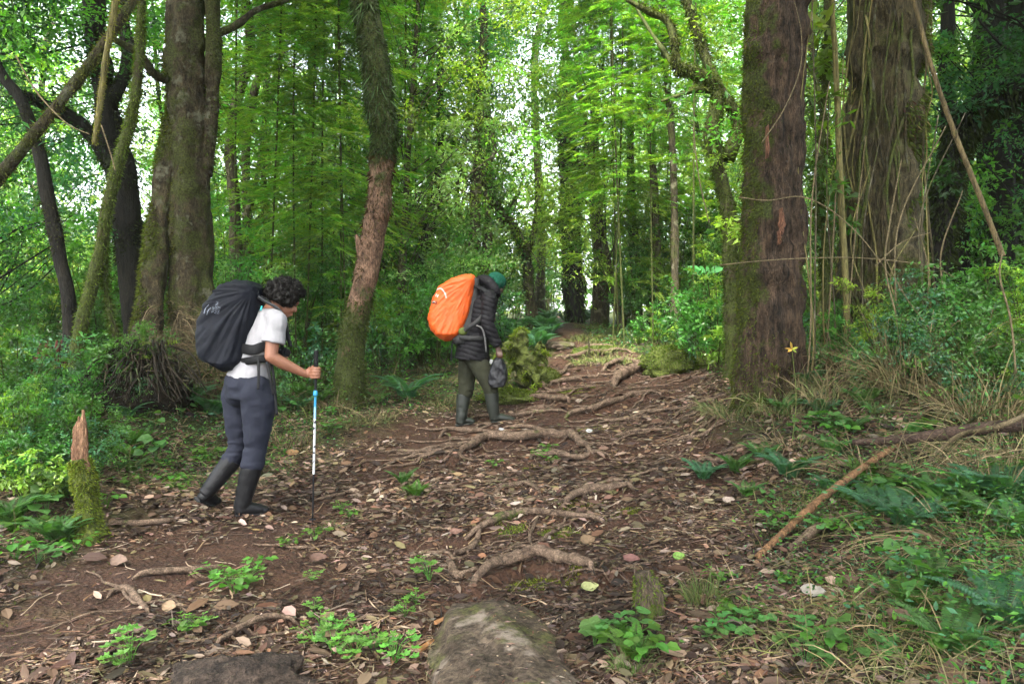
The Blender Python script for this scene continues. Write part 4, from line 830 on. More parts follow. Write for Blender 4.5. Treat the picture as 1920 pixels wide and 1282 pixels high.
# ---- ground cover (stuff)
def cover(n, ymax, emin, esoft, hgt, L0, L1, W, cols, tpl, name, label, mat, up=.5, bend=0, seed=70, thr=-.1, cat='ground cover', xr=None):
    x, y = scatter(n, ymin=1.9, ymax=ymax); e = pathd(x, y); q = fbm(xy0(x*1.3, y*1.3), seed, 2)
    k = (e > emin+esoft*rng.random(n)) & (q > thr)
    if xr is not None: k &= xr(x, y)
    x, y = x[k], y[k]; n = len(x); z = h(x, y)
    d = rdir(n, .3, up); ln = rng.uniform(L0, L1, n)*np.clip(y/5.5, .8, 2.2)
    cc = np.array(cols)[rng.integers(0, len(cols), n)]
    leaves(A, np.stack([x, y, z+rng.uniform(0, 1, n)**1.6*hgt], -1), d, np.array((0, 0, 1.))+.5*rng.standard_normal((n, 3)), ln, ln*W, cc, tpl, bend, .2)
A = Acc()
cover(70000, 16, .9, .4, .02, .015, .04, .22, ((.06,.08,.016),(.085,.105,.02),(.04,.05,.015),(.11,.10,.035)), 'rhomb', '', '', None, up=.7)
cover(9000, 12, .55, .4, .008, .012, .03, .25, ((.05,.065,.014),(.07,.075,.02)), 'rhomb', '', '', None, up=.5, thr=.25, seed=73)
tag(link('moss_cover', A.mesh('moss_cover', MOSSM)), 'moss and short tufts covering the banks', 'moss', kind='stuff')
A = Acc()
cover(90000, 15, .98, .3, .10, .012, .035, .5, (C_MID, C_FRESH, C_TEAL, C_DK), 'rhomb', '', '', None, up=.15, seed=75, thr=-.25)
cover(60000, 13, 1.15, .4, .32, .015, .045, .42, (C_MID, C_DK, C_TEAL, C_FRESH), 'rhomb', '', '', None, up=.1, seed=76, thr=-.1)
cover(12000, 9, 1.1, .5, .16, .02, .045, .5, (C_MID, C_FRESH, C_TEAL), 'oval', '', '', None, up=.15, seed=77, thr=.0)
cover(1500, 9, .5, .6, .03, .015, .035, .6, (C_FRESH, C_MID), 'oval', '', '', None, up=.15, seed=79, thr=.2)
tag(link('ground_cover', A.mesh('ground_cover', LEAF)), 'small leafy plants carpeting the ground beside the trail', 'ground cover', kind='stuff')
A = Acc()
cover(34000, 11, .95, .3, .06, .08, .30, .016, ((.12,.10,.045),(.17,.13,.07),(.06,.08,.02),(.10,.10,.03)), 'strip', '', '', None, up=.5, bend=.5, seed=81, thr=-.15)
cover(9000, 11, 1.0, .3, .12, .12, .45, .010, ((.15,.12,.06),(.10,.08,.04)), 'strip', '', '', None, up=.3, bend=.35, seed=83, thr=-.1)
tag(link('grass', A.mesh('grass', DRY)), 'green and straw coloured grass blades on the banks', 'grass', kind='stuff')
A = Acc()   # twigs lying in the litter
x, y = scatter(1500, ymax=9); z = h(x, y)
for i in range(700):
    L = rng.uniform(.06, .28); a = rng.uniform(0, 6.28); t = np.linspace(-.5, .5, 4); q = np.stack([x[i]+t*L*math.cos(a), y[i]+t*L*math.sin(a), 0*t], -1)
    q += .03*L*rng.standard_normal((4, 3)); q[:, 2] = h(q[:, 0], q[:, 1])+rng.uniform(.004, .02); r = rng.uniform(.0012, .004)
    V, F = tube(q, (r, r, r*.6), 7, 5); A.add(V, F, LIT[rng.integers(0, 8)]*1.1)
tag(link('twigs', A.mesh('twigs', DRY)), 'small dry twigs strewn through the litter', 'twigs', kind='stuff')
# ================================================================ the two hikers
from mathutils import Matrix
from mathutils.bvhtree import BVHTree
SKIN = plain_mat('skin', (.21,.092,.055), .5, .4, 60, .08, .05); SKIN2 = plain_mat('dark_skin', (.06,.028,.018), .5, .4, 60, .1, .05)
SHIRT = plain_mat('white_shirt', (.25,.245,.26), .85, .2, 25, .06, .3, bdist=.006); NAVY = plain_mat('slate_trousers', (.014,.016,.026), .85, .2, 18, .15, .4, bdist=.008)
RUB = plain_mat('dark_rubber', (.007,.007,.008), .5, .25, 9, .3, .25, bdist=.01); RUBG = plain_mat('olive_rubber', (.013,.016,.012), .5, .5, 9, .25, .25, bdist=.01)
HAIR = plain_mat('dark_hair', (.0035,.0024,.0018), .6, .2, 120, .5, .8, bdist=.004); PACKN = plain_mat('black_blue_cover', (.0045,.0055,.0095), .65, .15, 14, .25, .5, bdist=.01)
WEB = plain_mat('black_webbing', (.005,.005,.006), .7, .2, 60, .2, .2); WEBG = plain_mat('grey_webbing', (.07,.07,.07), .7, .3, 60, .2, .2); TEALM = plain_mat('teal_cord', (.02,.30,.30), .6)
ORANGE = plain_mat('orange_cover', (.50,.070,.002), .6, .5, 12, .12, .5, bdist=.01); GREEN = plain_mat('green_knit', (.003,.048,.028), .9, .2, 90, .35, .6, bdist=.004)
JACK = plain_mat('black_quilt', (.005,.0045,.006), .7, .18, 20, .3, .3, bdist=.006); OLIVE = plain_mat('olive_trousers', (.020,.021,.012), .9, .2, 20, .2, .4, bdist=.008)
PRINT = plain_mat('pale_print', (.12,.135,.17), .6, .3, 60, .5, 0); REFL = plain_mat('reflective_print', (.45,.36,.34), .5, .4, 60, .1, 0); BAGM = plain_mat('black_plastic', (.006,.006,.008), .42, .35, 20, .3, .5, bdist=.008)
LIMEP = plain_mat('olive_mesh', (.06,.08,.012), .8); WHITEP = plain_mat('white_tag', (.25,.25,.25), .6)
def put(name, me, root): me.transform(Matrix.Translation(-root.location)); return link(name, me, root)
def ribbon(pts, w, t=.003, n=24, wdir=(0, -1, 0)):
    """flat strap along pts: wdir is the strap's face normal"""
    return tube(pts, (w/2, w/2), n, 8, ell=(t/w*2, t/w*2), lat=np.cross(unit(np.asarray(pts[-1], float)-np.asarray(pts[0], float)), wdir))
def surf(me):
    return BVHTree.FromPolygons([tuple(v.co) for v in me.vertices], [tuple(p.vertices) for p in me.polygons])
def onto(bv, px, py, off=.003):
    o = Vector((0, 0, CAMZ)); d = (Vector(P(px, py, 1.))-o).normalized(); hit = bv.ray_cast(o, d)
    return None if hit[0] is None else np.array(hit[0]+hit[1]*(off if hit[1].dot(d) < 0 else -off))
def printed(bv, polyl, w, off=.0025):
    """a stroke of width w (photo pixels) printed on a surface"""
    V = []; F = []
    C = spline(np.array([(a, b, 0) for a, b in polyl], float), 16)[:, :2]; T = unit(np.gradient(C, axis=0)); Nn = np.stack([-T[:, 1], T[:, 0]], -1)
    for c, q in zip(C, Nn):
        for s in (-.5, .5): V.append(onto(bv, *(c+q*w*s), off))
    ok = [v for v in V if v is not None]
    if not ok: return np.zeros((3, 3)), np.array([(0, 1, 2)])
    last = ok[0]
    for i_, v in enumerate(V):
        if v is None: V[i_] = last
        last = V[i_]
    F = [(2*i, 2*i+1, 2*i+3, 2*i+2) for i in range(15)]
    return np.array(V), np.array(F)
def lettered(bv, text, cx, cy, size, ang, off=.0025):
    cu = bpy.data.curves.new('t', 'FONT'); cu.body = text; cu.size = 1; cu.align_x = 'LEFT'; cu.space_line = .8; cu.resolution_u = 2
    o = bpy.data.objects.new('t', cu); COL.objects.link(o); dg = bpy.context.evaluated_depsgraph_get(); dg.update(); me = bpy.data.meshes.new_from_object(o.evaluated_get(dg))
    V = []; c, s = math.cos(ang), math.sin(ang)
    for v in me.vertices:
        x, y = v.co.x*size, -v.co.y*size; q = onto(bv, cx+x*c-y*s, cy+x*s+y*c, off); V.append(q if q is not None else (V[-1] if V else np.zeros(3)))
    T = [tuple(p.vertices) for p in me.polygons]; fs = [[f[0], f[i], f[i+1]] for f in T for i in range(1, len(f)-1)]
    bpy.data.objects.remove(o); bpy.data.meshes.remove(me); bpy.data.curves.remove(cu)
    return np.array(V), np.array(fs)
def head_parts(c, a, u, s=1.0):
    """cranium, jaw, nose, brow, lips, ears round c; a = facing, u = up"""
    c = np.array(c, float); a = unit(np.array(a, float)); u = np.array(u, float); u = unit(u-a*np.dot(a, u)); r = np.cross(a, u); M = np.stack([r, a, u], 1)
    def q(x, y, z): return c+M@(np.array((x, y, z))*s)
    L = [sphere(q(0, -.008, .02), np.array((.073, .094, .092))*s, rot=M), sphere(q(0, .028, -.03), np.array((.058, .062, .075))*s, rot=M), sphere(q(0, .060, -.082), np.array((.026, .022, .02))*s, 12, 8, M),
         sphere(q(0, .082, .032), np.array((.05, .013, .014))*s, 12, 8, M), sphere(q(0, .088, -.058), np.array((.022, .012, .007))*s, 12, 8, M), sphere(q(0, .086, -.070), np.array((.020, .011, .006))*s, 12, 8, M),
         tube([q(0, .080, .022), q(0, .094, -.005), q(0, .103, -.022), q(0, .085, -.034)], (.007*s, .009*s, .010*s, .008*s), 10, 8)]
    for g in (-1, 1):
        L += [sphere(q(g*.035, .070, -.028), np.array((.026, .022, .024))*s, 12, 8, M), sphere(q(g*.074, -.006, -.008), np.array((.008, .02, .032))*s, 12, 8, M), sphere(q(g*.010, .092, -.029), np.array((.007, .009, .006))*s, 8, 6, M)]
    eyes = [sphere(q(g*.030, .073, .008), np.array((.0115,)*3)*s, 12, 8) for g in (-1, 1)]
    return L, eyes, q, M
def finger(pts, r0, r1): return tube(pts, (r0, (r0+r1)/2, r1), 14, 8)
def foot_boot(heel, toe, ankle, top, rs, re, up=(0, 0, 1), w=.045):
    """rubber boot: shaft from top to ankle, foot from heel to toe (both on the sole)"""
    heel, toe, ankle, top = [np.array(v, float) for v in (heel, toe, ankle, top)]; up = np.array(up, float); f = unit(toe-heel); L = np.linalg.norm(toe-heel)
    lat = np.cross(f, up)
    mid = ankle*.55+top*.45
    P1 = [tube([ankle-unit(top-ankle)*.02, ankle, mid, top], (re*.98, re, (rs+re)/2*1.0, rs), 20, 18),
          tube([heel+up*.045+f*.02, heel+f*L*.35+up*.052, heel+f*L*.68+up*.040, toe-f*.03+up*.033], (.040, .044, .046, .036), 20, 16, ell=(1, .95, .75, .75), lat=lat),
          sphere(toe-f*.035+up*.030, (.044, .044, .028), 14, 10), sphere(heel+f*.035+up*.035, (.040, .040, .036), 14, 10),
          tube([ankle, heel+f*L*.30+up*.06], (re*.98, .048), 8, 14)]
    so = [tube([heel+up*.008-f*.004, heel+f*L*.35+up*.008, heel+f*L*.7+up*.008, toe-f*.002+up*.010], (.036, .038, .050, .030), 16, 14, ell=(.34, .34, .28, .4), lat=lat)]
    return P1, so
Y1 = 4.5
def W1(px, py, d=0): return P(px, py, Y1+d)
hf = np.array((.70, .70, 0)); hr = np.array((.72, -.70, 0)); hr = hr/np.linalg.norm(hr)
root = empty('person', (*W1(455, 970)[:2], hz(*W1(455, 970)[:2])), 'person with dark curly hair, white t-shirt and slate trousers striding right with a walking pole', 'person')
z1 = hz(*W1(470, 965)[:2]); z2 = hz(*W1(392, 968, .1)[:2])
heelR = W1(441, 975, -.06); toeR = W1(503, 957, .07); heelR[2] = z1+.004; toeR[2] = hz(*toeR[:2])+.012
toeL = W1(404, 974, .14); toeL[2] = hz(*toeL[:2])+.004; heelL = W1(368, 938, -.02)
hipR, kneeR, ankR, topR = W1(485, 742, -.06), W1(480, 832, -.03), W1(453, 948, -.03), W1(473, 872, -.03)
hipL, kneeL, ankL, topL = W1(445, 742, .08), W1(446, 838, .10), W1(389, 921, .03), W1(436, 861, .09)
neck, headc = W1(510, 580, 0), W1(534, 565, .04)
shR, elR, wrR = W1(519, 601, -.10), W1(508, 668, -.13), W1(572, 701, .00)
shL, elL, wrL = W1(492, 595, .24), W1(496, 655, .30), W1(516, 668, .26)
torso = [W1(464, 738), W1(466, 706), W1(478, 668), W1(494, 625), W1(503, 597), W1(508, 584)]
hp, eyes, hq, HM = head_parts(headc, (.78, .42, -.50), (.36, .2, .90), .90)
palm = W1(584, 699, .01); gx_, gy_ = W1(592, 699, .0)[0], Y1+.0
fing = []
for i, z in enumerate((.030, .010, -.010, -.029)):
    c = np.array((gx_, gy_, palm[2]+z)); ln = (1, 1.05, 1, .85)[i]
    k0 = palm+np.array((.002, -.024, z)); fing.append(tube([k0, c+np.array((-.002, -.030, .002))*ln, c+np.array((.022, -.022, .001))*ln, c+np.array((.026, .002, 0))*ln, c+np.array((.010, .022, -.001))*ln, c+np.array((-.008, .022, -.002))], (.0105, .0102, .0098, .0092, .0085, .007), 22, 8))
thumb = tube([palm+np.array((-.015, .0, .025)), palm+np.array((-.002, .018, .038)), np.array((gx_, gy_+.020, palm[2]+.044)), np.array((gx_+.018, gy_+.012, palm[2]+.036))], (.013, .012, .0105, .008), 14, 8)
arm = [tube([shR, (shR+elR)/2+np.array((-.005, 0, 0)), elR], (.052, .047, .040), 18, 14), tube([elR, elR*.65+wrR*.35+np.array((0, 0, -.004)), wrR], (.041, .040, .025), 18, 14), sphere(elR, (.040,)*3),
       tube([wrR-np.array((.01, 0, 0)), palm+np.array((-.006, -.006, 0)), palm+np.array((.004, -.018, 0))], (.024, .036, .034), 12, 14, ell=(.75, .55, .45), lat=(0, 0, 1))]
body = remesh('body', hp+arm+fing+[thumb]+[tube(torso, (.13, .12, .115, .13, .11, .06), 24, 20, ell=(.8,)*6, lat=hr), tube([torso[-2], neck, headc-HM[:, 1]*.02-HM[:, 2]*.04], (.065, .052, .052), 12, 14),
       tube([shL, elL], (.05, .04), 14, 12), tube([elL, wrL], (.038, .026), 14, 12), sphere(wrL+np.array((.04, .02, 0)), (.045, .03, .04)),
       tube([hipR, kneeR], (.08, .05), 14, 12), tube([kneeR, ankR, heelR*.3+toeR*.7+np.array((0, 0, .04))], (.05, .035, .025), 14, 12), tube([hipL, kneeL], (.07, .048), 14, 12), tube([kneeL, ankL, ankL*.6+toeL*.4], (.05, .035, .022), 14, 12)], .0045, SKIN, 3)
put('body', body, root)
EYEM = plain_mat('eye', (.05,.03,.02), .2)
for s in eyes: put('eye', mesh('eye', s[0], s[1], EYEM, smooth=True), root)
# curly hair
hb = []
rh = np.random.default_rng(3)
for k in range(520):
    v = rh.standard_normal(3); v /= np.linalg.norm(v)
    if v[1] > .50 and v[2] < .50: continue
    if v[2] < -.55: continue
    rr_ = rh.uniform(.84, 1.12); hb.append(sphere(hq(v[0]*.118*rr_, -.018+v[1]*.126*rr_, .036+v[2]*.122*rr_), (rh.uniform(.010, .018),)*3, 8, 6))
hb.append(sphere(hq(0, -.022, .035), np.array((.088, .096, .094)), rot=HM))
hm_ = remesh('hair', hb, .0045, HAIR, 1, lambda c, n: .003*fbm(c*90, 4)); A = Acc(); nv = len(hm_.vertices)
for k in range(1500):   # loose curls over the mass
    v = hm_.vertices[int(rh.integers(0, nv))]; p = np.array(v.co); nn_ = np.array(v.normal); t1 = unit(np.cross(nn_, rh.standard_normal(3))); t2 = np.cross(nn_, t1); th_ = np.linspace(0, rh.uniform(4, 9), 14); rr_ = rh.uniform(.004, .008)
    C = p+t1*(np.cos(th_)*rr_)[:, None]+nn_*(np.sin(th_)*rr_+.002)[:, None]+t2*(th_*rh.uniform(-.0012, .0012))[:, None]; V, F = tube(C, (.0012, .0012), 14, 4, smooth_path=False); A.add(V, F)
hv = np.array([v.co[:] for v in hm_.vertices]); A.add(hv, np.array([p.vertices[:] for p in hm_.polygons if len(p.vertices) == 4])); put('hair', A.mesh('hair', HAIR, True), root)
# t-shirt
sl = unit(elR-shR)
sh_parts = [tube([W1(465, 709)]+torso[1:], (.160, .157, .140, .155, .150, .085), 30, 26, ell=(.82, .80, .76, .72, .62, .75), lat=hr), tube([torso[-2]+np.array((0, 0, .0)), shR+np.array((0, 0, .002)), shR+sl*.07, shR+sl*.145], (.075, .064, .064, .072), 18, 16), tube([torso[-2], shL, shL+unit(elL-shL)*.14], (.08, .062, .066), 18, 16)]
put('shirt', remesh('shirt', sh_parts, .006, SHIRT, 4, lambda c, n: .003+.010*(fbm(c*np.array((9, 9, 5))+2, 9, 3))-.009*np.abs(vn(c*np.array((16, 16, 7)), 5))), root)
# trousers
tr = [tube([W1(464, 706), W1(463, 722), W1(463, 745)], (.158, .165, .150), 16, 26, ell=(.80, .84, .8), lat=hr), sphere(W1(479, 733, -.085), (.094, .094, .105)), sphere(W1(448, 733, .005), (.092, .092, .105)),
      tube([hipR+np.array((-.015, 0, .09)), hipR, hipR*.5+kneeR*.5, kneeR, topR+np.array((-.005, 0, -.02))], (.085, .108, .092, .070, .072), 30, 22), tube([hipL+np.array((.01, 0, .09)), hipL, hipL*.5+kneeL*.5, kneeL, topL*.9+ankL*.1], (.08, .100, .084, .064, .066), 30, 22)]
def trd(c, n):
    zz = c[:, 2]; kn = np.exp(-((zz-kneeR[2])/.12)**2)
    return .005+.014*fbm(c*np.array((7, 7, 12)), 21, 3)-.006*np.abs(vn(c*np.array((14, 14, 9))+3, 11))-.010*kn*np.abs(vn(c*np.array((7, 7, 34)), 8))+.003*kn
put('trousers', remesh('trousers', tr, .006, NAVY, 14, trd), root)
b1, s1 = foot_boot(heelR, toeR, ankR+np.array((0, 0, .0)), topR, .070, .050, w=.045)
me = remesh('boot', b1, .005, RUB, 4, lambda c, n: .004*fbm(c*np.array((9, 9, 24)), 3)); ob = put('boot', me, root)
put('sole', remesh('sole', s1, .004, RUB, 2), root).parent = ob; ob.children[0].matrix_parent_inverse = Matrix.Identity(4)
upL = unit(np.cross(np.cross(toeL-heelL, (topL-ankL)), toeL-heelL))
b2, s2 = foot_boot(heelL, toeL, ankL, topL, .068, .050, up=upL)
ob = put('boot', remesh('boot', b2, .005, RUB, 4, lambda c, n: .004*fbm(c*np.array((9, 9, 24)), 4)), root); so = put('sole', remesh('sole', s2, .004, RUB, 2), root); so.parent = ob
# ---- dark rucksack
def rows_pack(rows, Yc, dep, n=46, ns=44, power=3.0, tilt=None, lean=0):
    """rings of a soft bag: rows = (py, left px, right px)"""
    rows = np.array(rows, float); y = np.linspace(rows[0, 0], rows[-1, 0], n); l = np.interp(y, rows[:, 0], rows[:, 1]); r = np.interp(y, rows[:, 0], rows[:, 2]); V = []
    a = np.arange(ns)/ns*2*np.pi; ca = np.sign(np.cos(a))*np.abs(np.cos(a))**(2/power); sa = np.sign(np.sin(a))*np.abs(np.sin(a))**(2/power)
    for k in range(n):
        c = P((l[k]+r[k])/2, y[k], Yc+lean*(k/n-.5)); w_ = (r[k]-l[k])/2/FPX*Yc; dd = dep*min(1, w_/(dep*.75))**.8
        V.append(c+np.stack([ca*w_, sa*dd, 0*a], -1))
    V = np.array(V).reshape(-1, 3)[::-1]; i = np.arange(n-1)[:, None]*ns; j = np.arange(ns)[None]; F = np.stack([i+j, i+(j+1) % ns, i+ns+(j+1) % ns, i+ns+j], -1).reshape(-1, 4)
    C0, C1 = V[:ns].mean(0), V[-ns:].mean(0); V = np.concatenate([V, [C0, C1]]); jj = np.arange(ns)
    F3 = np.concatenate([np.stack([np.full(ns, n*ns), (jj+1) % ns, jj], -1), np.stack([np.full(ns, n*ns+1), (n-1)*ns+jj, (n-1)*ns+(jj+1) % ns], -1)])
    return V, [F, F3]
pk = rows_pack([(525,446,466),(530,428,480),(540,414,490),(552,402,492),(566,391,492),(580,384,490),(600,376,486),(620,371.5,481),(640,371,474),(660,376,468),(676,386,463),(688,404,455),(695,425,446)], Y1-.02, .155)
def packd(c, n):
    q = np.array(P(472, 545, Y1-.15)); v = c-q; an = np.arctan2(v[:, 2], v[:, 0]); d_ = np.linalg.norm(v[:, [0, 2]], axis=1)
    g = np.stack([an*5.5+.8*vn(c*4, 2), d_*2.2, c[:, 1]*3], -1); f = fbm(g, 14, 3)
    return .020*np.clip(d_/.25, .2, 1)*(np.abs(f)*1.6-.5)+.008*fbm(c*11, 8)
bk = empty('backpack', P(432, 690, Y1), 'large rucksack in a wrinkled blue black rain cover, worn by the curly haired hiker', 'backpack', 'rucksacks on the hikers')
pm = remesh('rain_cover', [pk], .006, PACKN, 2, packd); bv = surf(pm); put('rain_cover', pm, bk)
A = Acc(); A.add(*lettered(bv, 'THE\nNORTH\nFACE', 401, 587, 6.2, R(-78)))
A.add(*printed(bv, [(383,588),(386,578),(392,571)], 1.6)); A.add(*printed(bv, [(388,590),(391,582),(396,577)], 1.4)); put('logo', A.mesh('logo', PRINT), bk)
A = Acc()
A.add(*ribbon([W1(450, 652, -.10), W1(474, 656, -.165), W1(495, 650, -.145), W1(511, 655, -.05)], .065, .006)); A.add(*ribbon([W1(446, 680, -.08), W1(474, 675, -.155), W1(498, 672, -.14), W1(512, 672, -.03), W1(520, 668, .08)], .05, .006)); put('hip_belt', A.mesh('hip_belt', WEB, True), bk)
for pts in ([W1(484, 672, -.175), W1(485, 700, -.19), W1(484, 730, -.20)], [W1(500, 678, -.15), W1(506, 705, -.17), W1(513, 740, -.16)], [W1(509, 680, -.09), W1(514, 715, -.12), W1(519, 778, -.12)]):
    V, F = ribbon(pts, .018, .003); put('strap', mesh('strap', V, F, WEB, smooth=True), bk)
V, F = tube([W1(484, 557, -.10), W1(500, 567, -.09), W1(514, 574, -.08), W1(527, 586, -.07), W1(535, 605, -.02), W1(537, 628, .03), W1(528, 650, .04)], (.022,)*7, 40, 10, ell=(.35,)*7, lat=hr); put('shoulder_strap', mesh('shoulder_strap', V, F, plain_mat('grey_strap', (.03,.033,.036), .8), smooth=True), bk)
V, F = ribbon([W1(537, 620, -.02), W1(541, 634, -.04), W1(545, 650, -.04)], .028, .008); put('strap_end', mesh('strap_end', V, F, WEB, smooth=True), bk)
V, F = tube([W1(491, 574, -.13), W1(489, 582, -.14)], (.006, .006), 6, 6); put('cord', mesh('cord', V, F, TEALM, smooth=True), bk)
V, F = tube([W1(489, 556, -.10), W1(500, 561, -.09), W1(508, 568, -.09)], (.008, .006, .006), 10, 6); put('load_strap', mesh('load_strap', V, F, WEB, smooth=True), bk)
cm = empty('camera_pouch', W1(530, 660, .02), 'small black camera hanging at the chest of the curly haired hiker', 'camera')
put('case', remesh('case', [sphere(W1(529, 660, .02), (.045, .045, .038)), tube([W1(529, 660, .02), W1(537, 661, -.01)], (.030, .030), 8, 14)], .005, WEB, 2), cm)
V, F = tube([W1(536, 661, .0), W1(539, 662, -.015)], (.024, .024), 6, 16); put('lens', mesh('lens', V, F, plain_mat('lens_glass', (.01,.01,.012), .15, .7, bump=0)), cm)
# ---- walking pole
g = G(586, 981); g[2] = hz(g[0], g[1]); tp = np.array((gx_+.004, gy_, W1(594, 657)[2])); axis_ = tp-g; Lp = np.linalg.norm(axis_)
def at(py): return g+axis_*np.clip((981-py)/(981-657), 0, 1)
pl = empty('walking_pole', g, 'blue and white walking pole with a black grip held upright by the curly haired hiker', 'walking pole')
V, F = tube([at(734), at(700), at(690), at(672), at(662), at(656)], (.0085, .0095, .013, .0145, .0165, .014), 40, 14); put('grip', mesh('grip', V, F, WEB, smooth=True), pl)
V, F = tube([at(742), at(738), at(732)], (.015, .016, .013), 8, 14); put('clamp', mesh('clamp', V, F, plain_mat('blue_plastic', (.012,.19,.34), .4, .5, bump=0), smooth=True), pl)
n_ = 120; tt = np.linspace(0, 1, n_); V, F = tube([at(888), at(744)], (.0075, .0085), n_, 14)
cc = np.zeros((n_, 14, 3)); aa = np.arange(14)/14
for k in range(n_):
    py = 888-144*tt[k]
    for j in range(14):
        if py < 768+6*math.sin(aa[j]*6.28): c = (.012, .18, .33)
        elif py < 784: c = (.18, .32, .45)
        else:
            c = (.42, .43, .45)
            if (math.sin(py*.55)+.9*math.sin(aa[j]*6.28+py*.13)) > 1.05 and py < 850: c = (.02, .02, .03)
            if py > 862 and math.sin(py*.2+aa[j]*6.28) > .9: c = (.05, .05, .06)
        cc[k, j] = c
cc = np.concatenate([cc.reshape(-1, 3), [cc[0, 0], cc[-1, 0]]])
PM, pt, pb, po = nodes('pole_paint'); at_ = N(pt, 'ShaderNodeAttribute', attribute_name='Col'); pt.links.new(at_.outputs['Color'], pb.inputs['Base Color']); pb.inputs['Roughness'].default_value = .35
put('painted_shaft', mesh('painted_shaft', V, F, PM, cols=cc, smooth=True), pl)
V, F = tube([at(972), at(886)], (.0055, .006), 10, 10); put('lower_shaft', mesh('lower_shaft', V, F, WEB, smooth=True), pl)
V, F = tube([at(972)-unit(axis_)*.0, at(970)], (.024, .020), 4, 18); put('basket', mesh('basket', V, F, WEB, smooth=True), pl)
V, F = tube([g-unit(axis_)*.01, at(972)], (.003, .005), 4, 8); put('tip', mesh('tip', V, F, WEB), pl)
V, F = tube([at(668)+np.array((-.012, 0, 0)), at(680)+np.array((-.030, -.005, 0)), at(700)+np.array((-.034, .01, 0)), at(706)+np.array((-.022, 0, 0)), at(708)+np.array((-.010, 0, 0))], (.010,)*5, 24, 8, ell=(.25,)*5, lat=(0, 1, 0)); put('wrist_strap', mesh('wrist_strap', V, F, WEB, smooth=True), pl)
# ================================================================ second hiker
Y2 = 7.3
def W2(px, py, d=0): return P(px, py, Y2+d)
mr_ = np.array((.28, -.96, 0)); mf = np.array((.96, .28, 0))
root2 = empty('person', (*W2(885, 800)[:2], hz(*W2(885, 800)[:2])), 'person in green beanie, black quilted jacket and olive trousers, head bowed on the trail', 'person')
hL, tL = W2(855, 805, .05), W2(890, 806, .10); zb = hz(hL[0], hL[1]); dz = zb-hL[2]; hL[2] = zb+.004; tL[2] = hz(tL[0], tL[1])+.008
hR, tR = W2(922, 793, -.10), W2(964, 792, -.04); hR[2] = hz(hR[0], hR[1])+.03; tR[2] = hz(tR[0], tR[1])+.004
hipR, kneeR, ankR, topR = W2(886, 662, -.09), W2(918, 722, -.11), W2(927, 782, -.09), W2(921, 735, -.11)
hipL, kneeL, ankL, topL = W2(880, 662, .09), W2(874, 728, .07), W2(864, 790, .06), W2(870, 739, .07)
nk, hc = W2(917, 549), W2(929, 534, .0)
sR, eR, wR = W2(917, 560, -.18), W2(915, 608, -.23), W2(933, 650, -.20)
sL, eL, wL = W2(921, 560, .18), W2(905, 606, .24), W2(918, 600, .16)
to = [W2(884, 672), W2(888, 645), W2(896, 610), W2(906, 575), W2(911, 558), W2(914, 548)]
hp, eyes, hq, HM = head_parts(hc, (.80, .25, -.55), (.50, .15, .85), 1.0)
pc = W2(936, 664, -.20)
fg = []
for i in range(4):
    k0 = pc+np.array((-.014+.013*i, -.012, .005)); fg.append(tube([k0+np.array((0, 0, .02)), k0+np.array((.004, -.016, -.010)), k0+np.array((.002, -.012, -.034)), k0+np.array((-.002, .010, -.040)), k0+np.array((-.002, .020, -.022))], (.0105, .0105, .010, .009, .008), 16, 8))
th = tube([pc+np.array((-.02, -.005, .025)), pc+np.array((-.028, .01, .0)), pc+np.array((-.018, .014, -.022))], (.013, .012, .009), 12, 8)
body = remesh('body', hp+fg+[th, tube([wR, pc+np.array((0, 0, .018)), pc+np.array((.002, 0, -.008))], (.027, .036, .034), 12, 12, ell=(.8, .6, .5), lat=mf), tube([sR, eR], (.045, .038), 12, 12), tube([eR, wR], (.038, .026), 12, 12), tube([sL, eL], (.045, .038), 12, 12), tube([eL, wL], (.038, .026), 12, 12), sphere(wL+np.array((.03, -.02, .01)), (.04, .035, .04)),
      tube(to, (.14, .13, .12, .14, .11, .06), 20, 18, ell=(.75,)*6, lat=mr_), tube([to[-2], nk, hc-HM[:, 2]*.05], (.065, .056, .055), 10, 12), tube([hipR, kneeR], (.075, .05), 12, 12), tube([kneeR, ankR, hR*.4+tR*.6+np.array((0, 0, .04))], (.045, .033, .025), 14, 10), tube([hipL, kneeL], (.075, .05), 12, 12), tube([kneeL, ankL, hL*.4+tL*.6+np.array((0, 0, .04))], (.045, .033, .025), 14, 10)], .0055, SKIN2, 3)
put('body', body, root2)
put('beanie', remesh('beanie', [sphere(hq(0, -.012, .045), (.090, .108, .088), rot=HM), tube([hq(0, -.03, .0), hq(0, 0, .035)], (.100, .096), 6, 20)], .006, GREEN, 4, lambda c, n: .0025*np.sin(np.arctan2((c-hc)[:, 1], (c-hc)[:, 0])*30)), root2)
jk = [tube([W2(885, 674)]+to[1:], (.205, .195, .17, .185, .165, .11), 30, 26, ell=(.92, .88, .80, .80, .74, .8), lat=mr_), tube([to[-2], sR, (sR+eR)/2, eR, (eR+wR)/2, wR+np.array((-.002, 0, .012))], (.09, .082, .074, .068, .062, .050), 34, 18), tube([to[-2], sL, eL, wL], (.09, .08, .066, .05), 24, 16)]
def jd(c, n): return .0075*np.abs(np.sin(np.pi*(c[:, 2]+.25*c[:, 0]+.016*vn(c*6, 2))/.05))**.6-.004+.006*fbm(c*8,2)+.004*fbm(c*18, 3)
put('jacket', remesh('jacket', jk, .006, JACK, 2, jd), root2)
